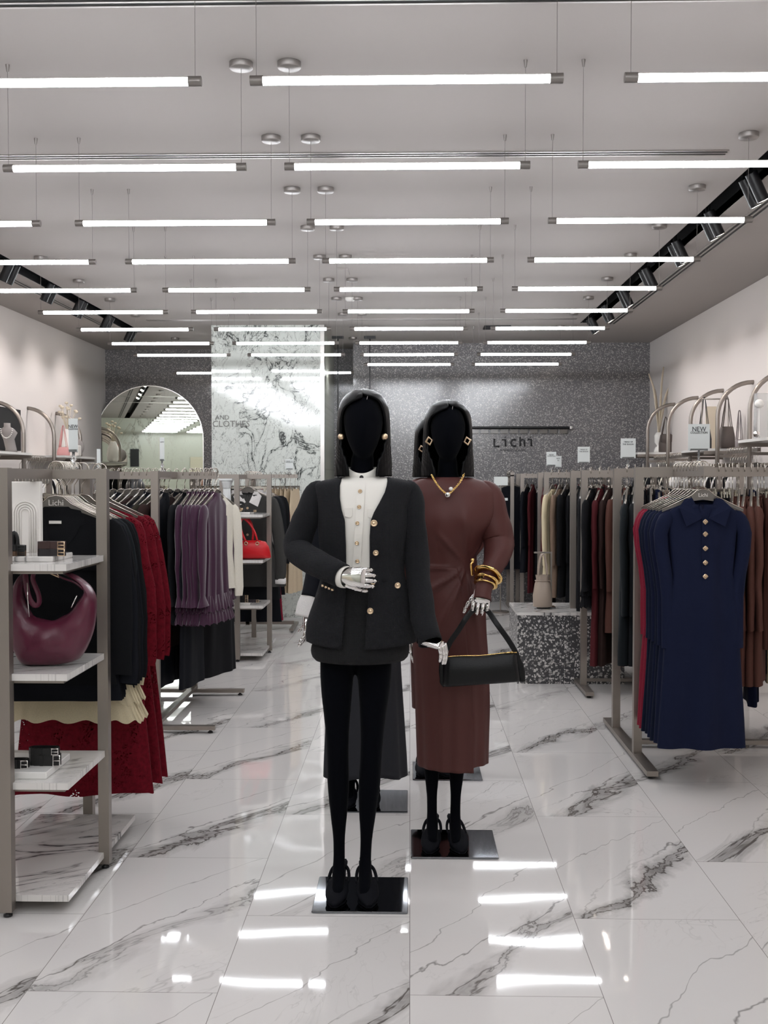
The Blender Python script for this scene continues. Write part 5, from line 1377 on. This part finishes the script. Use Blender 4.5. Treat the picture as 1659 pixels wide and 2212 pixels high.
# hands and white cuff
cuf = sleeve([a_(728, 1240, 3.90), a_(742, 1245, 3.885), a_(750, 1247, 3.875)], [.036, .038, .035], res=8, wr=.002).build('white_cuff', 'blouse_ivory', bl, solid=.003)
hm = hand_mesh((.55, .7, .45), thumb=.35, spread=.05, s=.92)
hm.build('hand', 'chrome', A, xf=frame(a_(741, 1245, 3.875), (.93, -.05, -.05), (.12, -1, .10)) @ Matrix.Diagonal((1, -1, 1, 1)))
hm = hand_mesh((1.15, .30, .15), thumb=.5, spread=.05, s=.82)
hm.build('hand', 'chrome', A, xf=frame(a_(918, 1384, 3.975), (.86, -.30, -.20), (.30, -.25, .9)))

# --- brown wrap dress mannequins ---------------------------------------------------
BX, BY = .158, 4.68


def brown(root, X0, Y0, full=True):
    k = 4.68 / Y0
    def b_(px, py, Y=BY): p = at(px, py, Y); return Vector((p.x - BX, p.y - BY, p.z))
    def bx_(px, Y=BY): return at(px, 1200, Y).x - BX
    hB = bx_(967)
    arms = [(1, [((.165, .01, 1.47), .045), (b_(1068, 1130), .036), (b_(1082, 1172, 4.66), .032), (b_(1056, 1245, 4.54), .026), (b_(1042, 1292, 4.49), .020)]), (-1, [((-.16, .01, 1.47), .045), (b_(885, 1150), .034), (b_(880, 1240), .031), (b_(884, 1320, 4.7), .024), (b_(888, 1370, 4.72), .02)])]
    bB = body_mesh('body', arms, [LEG(-.070, -.068, -.064), LEG(.070, .050, .034)], head=(hB, 0, 1.741)) if full else brown.body
    brown.body = bB
    link('body', bB, 'velvet_black', root); base_plate(root, bx_(980) + (0 if full else .03), .0, .36, .36)
    add_hair(root, hB, hw=1.06 if full else 1.22)
    for fx, kk in ((-.064, -.10), (.036, .14)): shoe(root, fx, .0, yaw=kk, sc=1.0)
    zB = lambda py: at(970, py, 4.60).z
    T = [(1031, 925, 1010, .058), (1034, 912, 1026, .066), (1040, 898, 1046, .078), (1050, 890, 1064, .092), (1066, 886, 1076, .108), (1100, 890, 1080, .120), (1130, 894, 1070, .124), (1150, 897, 1054, .122), (1168, 898, 1042, .116), (1200, 905, 1030, .100), (1225, 906, 1031, .098), (1260, 899, 1040, .110), (1300, 893, 1047, .124), (1380, 893, 1053, .134), (1500, 898, 1058, .134), (1600, 901, 1058, .128), (1655, 903, 1056, .124)]
    rows = smooth_tab([(zB(py), (bx_(l) + bx_(r)) / 2, (bx_(r) - bx_(l)) / 2, ry) for py, l, r, ry in T], 130)
    P0 = b_(1008, 1222, 4.58)
    def pleat(p, a):
        if cos(a) < -.1: return p
        dx, dz = p.x - P0.x, p.z - P0.z; r = sqrt(dx * dx + dz * dz); th = math.atan2(dz, -dx); q = 0
        if r > .015:
            if dz < 0: q = .020 * max(0, cos(th * 11 + .4)) ** 3 * min(1, r / .06) * math.exp(-((r - .12) / .17) ** 2)
            elif th > .75: q = .011 * max(0, cos(th * 9 - 1.2)) ** 4 * min(1, r / .06) * math.exp(-((r - .08) / .12) ** 2)
        bust = .016 * (math.exp(-((p.x + .055) / .05) ** 2 - ((p.z - 1.385) / .055) ** 2) + math.exp(-((p.x - .07) / .05) ** 2 - ((p.z - 1.385) / .055) ** 2))
        fold = .004 * sin(15 * a) * max(0, min(1, (1.05 - p.z) * 1.6))
        g = q + bust + fold
        return Vector((p.x + g * sin(a) * .4, p.y - g * cos(a), p.z))
    dr = loft([(z, cx, 0, rx, ry) for z, cx, rx, ry in rows], 140, wrinkle=.004, seed=4, pfn=pleat).build('dress', 'dress_brown', root)
    s_ = 1
    sleeve([b_(1028, 1058, 4.68), b_(1052, 1066, 4.68), b_(1062, 1100, 4.68), b_(1070, 1138, 4.68), b_(1078, 1172, 4.67), b_(1073, 1206, 4.61), b_(1055, 1243, 4.54), b_(1044, 1276, 4.50), b_(1041, 1296, 4.485)], [.034, .052, .062, .068, .064, .052, .035, .034, .038], res=44, wr=.007, seed=2).build('sleeve', 'dress_brown', dr, solid=.002)
    sleeve([b_(914, 1058, 4.68), b_(893, 1068, 4.68), b_(887, 1110, 4.68), b_(885, 1170, 4.68), b_(882, 1230, 4.68), b_(884, 1300, 4.70), b_(888, 1365, 4.72)], [.034, .045, .046, .044, .040, .036, .034], res=36, wr=.005, seed=3).build('sleeve', 'dress_brown', dr, solid=.002)
    # wrap panel: front overlap with its vertical edge and dipped hem
    wp = []
    for z, cx, rx, ry in rows:
        if z > P0.z - .005: continue
        t = (P0.z - z) / (P0.z - rows[-1][0]); e = lerp(.25, .52, t ** .7)
        row = []
        for i in range(50):
            a = lerp(-1.35, e, i / 49); q = pleat(Vector((cx + rx * sin(a), -ry * cos(a), z)), a); dz = -.018 * max(0, t - .9) * 10 * (.35 + .65 * (i / 49)) * (1 + .0 * i)
            row.append(q + Vector((sin(a), -cos(a), 0)) * (.006 + .004 * (i / 49)) + Vector((0, 0, dz)))
        wp.append(row)
    MB().rings(wp, False).build('wrap_panel', 'dress_brown', dr, solid=-.003)
    for s2 in (-1, 1):
        c = Vector((hB + s2 * .079, -.048, at(967, 952, 4.6).z))
        MB().tube([c + Vector((.014 * cos(t + .2), 0, .016 * sin(t + .2))) for t in [pi / 2 * i for i in range(4)]], .0052, 6, closed=True).build('earring', 'pale_gold', root)
    if not full: return
    # necklace
    nk = MB(); cp = smooth_path([b_(933, 1027, 4.58), b_(940, 1040, 4.57), b_(952, 1056, 4.565), b_(967, 1067, 4.56), b_(980, 1057, 4.565), b_(993, 1042, 4.57), b_(1002, 1025, 4.58)], 44)
    for i, q in enumerate(cp):
        T = (cp[min(i + 1, 43)] - cp[max(i - 1, 0)]).normalized(); U = Vector((0, 1, 0)) if i % 2 else T.cross(Vector((0, 1, 0))); q2 = Vector((q.x, q.y - .008, q.z))
        nk.tube([q2 + T * .0048 * cos(t) + U * .0034 * sin(t) for t in [2 * pi * j / 8 for j in range(8)]], .0013, 5, closed=True)
    nk = nk.build('necklace', 'gold', root)
    c = b_(967, 1069, 4.55); MB().ball((c.x, c.y, c.z), .0115, 16, (1, .6, 1)).build('pendant', 'chrome', nk); c = b_(974, 1056, 4.555); MB().ball((c.x, c.y, c.z), .0085, 14).build('pearl', 'white_gloss', nk)
    c = b_(1019, 1218, 4.55); br = MB().tube(smooth_path([c + Vector((0, 0, .022)), c + Vector((.006, -.006, .01)), c + Vector((-.003, -.01, -.002)), c + Vector((0, -.004, -.03)), c + Vector((.002, 0, -.048))], 18), .0045, 8, flat=(1.3, .7)).ball(c + Vector((.003, -.004, .016)), .009, 10); br.build('brooch', 'gold', dr)
    # bracelets
    ca, cb = b_(1054, 1243, 4.535), b_(1046, 1268, 4.505); ad = (cb - ca).normalized(); U = ad.orthogonal().normalized(); W = ad.cross(U)
    for i, (t, r, th) in enumerate(((.0, .048, .0125), (.38, .043, .0055), (.55, .044, .006), (.8, .041, .005))):
        cc = ca.lerp(cb, t); q = Matrix.Rotation(.14 * (-1) ** i, 3, W)
        MB().tube([cc + q @ (U * cos(a) + W * sin(a)) * r * (1 + .03 * sin(5 * a + i)) for a in [2 * pi * j / 28 for j in range(28)]], th, 8, flat=(.5, 1.2), closed=True, up=None).build('bracelet', 'gold', root)
    # right hand gripping the strap, other hand at the side
    hm = hand_mesh((.15, 1.1, 1.1), thumb=.55, spread=.08, s=.95, tx=.052)
    hm.build('hand', 'chrome', root, xf=frame(b_(1044, 1262, 4.505), (-.14, -.30, -.93), (.10, -.93, .3)) @ Matrix.Diagonal((1, -1, 1, 1)))
    hm = hand_mesh((.3, .3, .2), thumb=.5, s=.9)
    hm.build('hand', 'chrome', root, xf=frame(b_(888, 1372, 4.72), (0, -.15, -1), (-1, 0, 0)))


B = thing('mannequin', 'black mannequin in brown wrap dress with gold necklace, beside the tweed one', 'mannequin', (BX, BY, 0))
brown(B, BX, BY)
DX, DY = at(943, 1000, 5.86).x, 5.86
Dm = thing('mannequin', 'mannequin in matching brown dress hidden behind the necklace-wearing one', 'mannequin', (DX, DY, 0))
brown(Dm, DX, DY, False)

# third mannequin behind the first: grey midi skirt, dark jacket, white cuffs
CX, CY = at(786, 1200, 5.30).x, 5.30
Cm = thing('mannequin', 'mannequin in long grey skirt standing behind the tweed-jacketed one', 'mannequin', (CX, CY, 0))
link('body', bA.copy(), 'velvet_black', Cm) if False else link('body', body_mesh('body', [(-1, ARMDOWN(-1)), (1, ARMDOWN(1))], legs_, head=(0, 0, 1.741)), 'velvet_black', Cm)
base_plate(Cm, .03, .0, .36, .36)
add_hair(Cm, 0.0, hw=.92)
for fx, k in ((-.068, -.05), (.034, .1)): shoe(Cm, fx, -.005, yaw=k)
r2 = smooth_tab([(1.556, 0, 0, .075, .06), (1.535, 0, 0, .13, .075), (1.50, 0, 0, .165, .095), (1.40, 0, 0, .165, .12), (1.2, 0, 0, .14, .10), (1.05, 0, 0, .17, .125), (.96, 0, 0, .18, .13)], 26)
j2 = loft(r2, 48, wrinkle=.004).build('jacket', 'navy_black', Cm)
for s in (-1, 1):
    sleeve([(s * .14, 0, 1.49), (s * .175, 0, 1.46), (s * .20, 0, 1.30), (s * .225, 0, 1.17), (s * .24, -.03, 1.06), (s * .255, -.05, .99)], [.03, .045, .046, .044, .042, .042], res=26, seed=s).build('sleeve', 'navy_black', j2, solid=.002)
    sleeve([(s * .252, -.047, 1.0), (s * .265, -.055, .955), (s * .275, -.06, .90)], [.038, .045, .050], res=10, wr=.01).build('cuff', 'white_cloth', j2, solid=.002)
    hand_mesh((.3, .3, .2), s=.9).build('hand', 'chrome', Cm, xf=frame((s * .27, -.06, .90), (0, -.1, -1), (-s, 0, 0)))
r3 = smooth_tab([(1.06, 0, 0, .15, .115), (.95, 0, 0, .17, .125), (.7, 0, 0, .172, .13), (.4, .002, 0, .185, .14), (.14, .004, 0, .197, .15)], 40)
loft(r3, 90, pfn=lambda p, a: p + Vector((sin(a), -cos(a), 0)) * .010 * sin(9 * a) * max(0, min(1, (1.0 - p.z) * 1.3)) + Vector((0, 0, .012 * sin(3 * a + 1) if p.z < .2 else 0))).build('skirt', 'skirt_grey', Cm, solid=-.003)

# --- black shoulder bag hanging from the brown mannequin's hand ---------------------
YG = 4.43
gc = at(1040, 1480, YG); G = thing('shoulder_bag', 'black leather baguette bag hanging by its strap from a chrome hand', 'handbag', (gc.x, YG, gc.z))
def g_(px, py, Y=YG): p = at(px, py, Y); return Vector((p.x - gc.x, p.y - YG, p.z - gc.z))
TL, TR, BR, BL = g_(959, 1421), g_(1116, 1411), g_(1125, 1472), g_(957, 1484)
rs = []
for k in range(25):
    t = k / 24; e = .25 + .75 * min(1, sin(pi * min(1, max(0, t * 1.0))) * 6) ** .5; top = TL.lerp(TR, t); bot = BL.lerp(BR, t); c = (top + bot) / 2; hz = (top - bot) / 2; row = []
    for j in range(24):
        a = 2 * pi * j / 24; u = sin(a); w_ = abs(cos(a)) ** .55 * (1 if cos(a) > 0 else -1); uu = abs(u) ** .5 * (1 if u > 0 else -1)
        dep = .034 * (1 - .42 * max(0, uu)) * (1 - .15 * max(0, -uu)); row.append(c + hz * uu * (.90 + .10 * e) + Vector((0, w_ * dep * e, .004 * sin(3 * pi * t) * (uu > 0))))
    rs.append(row)
bgb = MB().rings(rs).build('bag_body', 'bag_black', G)
MB().tube([TL.lerp(TR, t) + Vector((0, -.004, .003 + .002 * sin(9 * t))) for t in [i / 16 for i in range(17)]], .0022, 6).build('zip', 'gold', G)
MB().ball(TL.lerp(TR, .93) + Vector((0, -.008, .006)), .006, 8).tube([TL.lerp(TR, .93) + Vector((0, -.008, .006)), TL.lerp(TR, .84) + Vector((0, -.012, .006))], .003, 6).build('zip_pull', 'gold', G)
sp = smooth_path([g_(964, 1480), g_(957, 1470), g_(954, 1445), g_(959, 1418), g_(972, 1388), g_(990, 1362), g_(1008, 1334), g_(1022, 1318, 4.48), g_(1037, 1312, 4.51), g_(1054, 1320, 4.48), g_(1072, 1346), g_(1095, 1378), g_(1110, 1402), g_(1118, 1420), g_(1126, 1450), g_(1127, 1472)], 90)
MB().tube(sp, [.011 if 6 < i < 80 else .015 for i in range(90)], 8, flat=(.16, 1), up=(0, 1, 0)).build('strap', 'bag_black', G)

# ------------------------------------------------------------------ shopper glimpsed behind the left racks
pc = at(295, 1055, 9.0); PZ = at(295, 1033, 9.0).z
PS = thing('person', 'dark-haired person in black coat glimpsed behind the second left rack', 'person', (pc.x, 9.0, 0), rz=2.7)
sc_ = (PZ + .005) / 1.87
pb = body_mesh('body', [(-1, ARMDOWN(-1)), (1, ARMDOWN(1))], [LEG(-.08, -.08, -.08), LEG(.08, .08, .08)], head=(0, 0, 1.741), voxel=.012)
po = link('body', pb, 'skin', PS); 
PS.scale = (sc_, sc_, sc_)
hb_ = MB().rings([[(rx * cos(a), .02 + ry * sin(a), z) for a in [2 * pi * i / 24 for i in range(24)]] for z, rx, ry in ((1.60, .06, .05), (1.64, .075, .085), (1.72, .088, .105), (1.80, .085, .105), (1.85, .06, .075), (1.872, .02, .03))]); hb_.v = [(x, y if y > -.03 or z > 1.80 else -.03 + (y + .03) * .3, z) for x, y, z in hb_.v]; hb_.build('hair', 'hair_dark', PS)
lc = loft(smooth_tab([(1.58, 0, 0, .07, .065), (1.53, 0, 0, .15, .09), (1.45, 0, 0, .19, .12), (1.2, 0, 0, .18, .13), (1.0, 0, 0, .20, .15), (.60, 0, 0, .22, .17)], 20), 40, wrinkle=.006).build('coat', 'person_coat', PS)
for s in (-1, 1):
    sleeve([(s * .15, 0, 1.48), (s * .18, 0, 1.44), (s * .20, .01, 1.28), (s * .22, .01, 1.14), (s * .235, -.03, 1.0), (s * .235, -.06, .94)], [.035, .052, .05, .047, .042, .038], res=20).build('sleeve', 'person_coat', lc)
    hand_mesh((.3, .3, .2), s=.95).build('hand', 'skin', PS, xf=frame((s * .23, -.06, .93), (0, -.1, -1), (-s, 0, 0)))
    MB().rings([[(s * .08 + .055 * cos(a), -.01 + .07 * sin(a), z) for a in [2 * pi * i / 20 for i in range(20)]] for z in (.12, .5, .95)]).build('trouser_leg', 'person_coat', PS)
    MB().rings([[(s * .08 + w_ * cos(a), yy, zt * (sin(a) * .5 + .5)) for a in [2 * pi * i / 16 for i in range(16)]] for yy, w_, zt in ((-.17, .015, .03), (-.13, .038, .06), (-.05, .042, .09), (.03, .038, .13), (.07, .03, .13))]).build('shoe', 'belt_black', PS)
# ------------------------------------------------------------------ world and view
sc = bpy.context.scene
wd = bpy.data.worlds.new('world'); sc.world = wd; wd.use_nodes = True
wd.node_tree.nodes['Background'].inputs[0].default_value = lin('d8d6d4'); wd.node_tree.nodes['Background'].inputs[1].default_value = 0.0
sc.view_settings.view_transform = 'Standard'; sc.view_settings.look = 'None'; sc.view_settings.gamma = 1; sc.view_settings.exposure = 1.5
sc.view_settings.use_curve_mapping = False
try:
    sc.cycles.max_bounces = 6; sc.cycles.diffuse_bounces = 3; sc.cycles.glossy_bounces = 3; sc.cycles.transmission_bounces = 3; sc.cycles.transparent_max_bounces = 6; sc.cycles.use_adaptive_sampling = True; sc.cycles.adaptive_threshold = .04
    sc.cycles.sample_clamp_indirect = 6; sc.cycles.use_light_tree = False; sc.cycles.caustics_reflective = False; sc.cycles.caustics_refractive = False
except Exception: pass
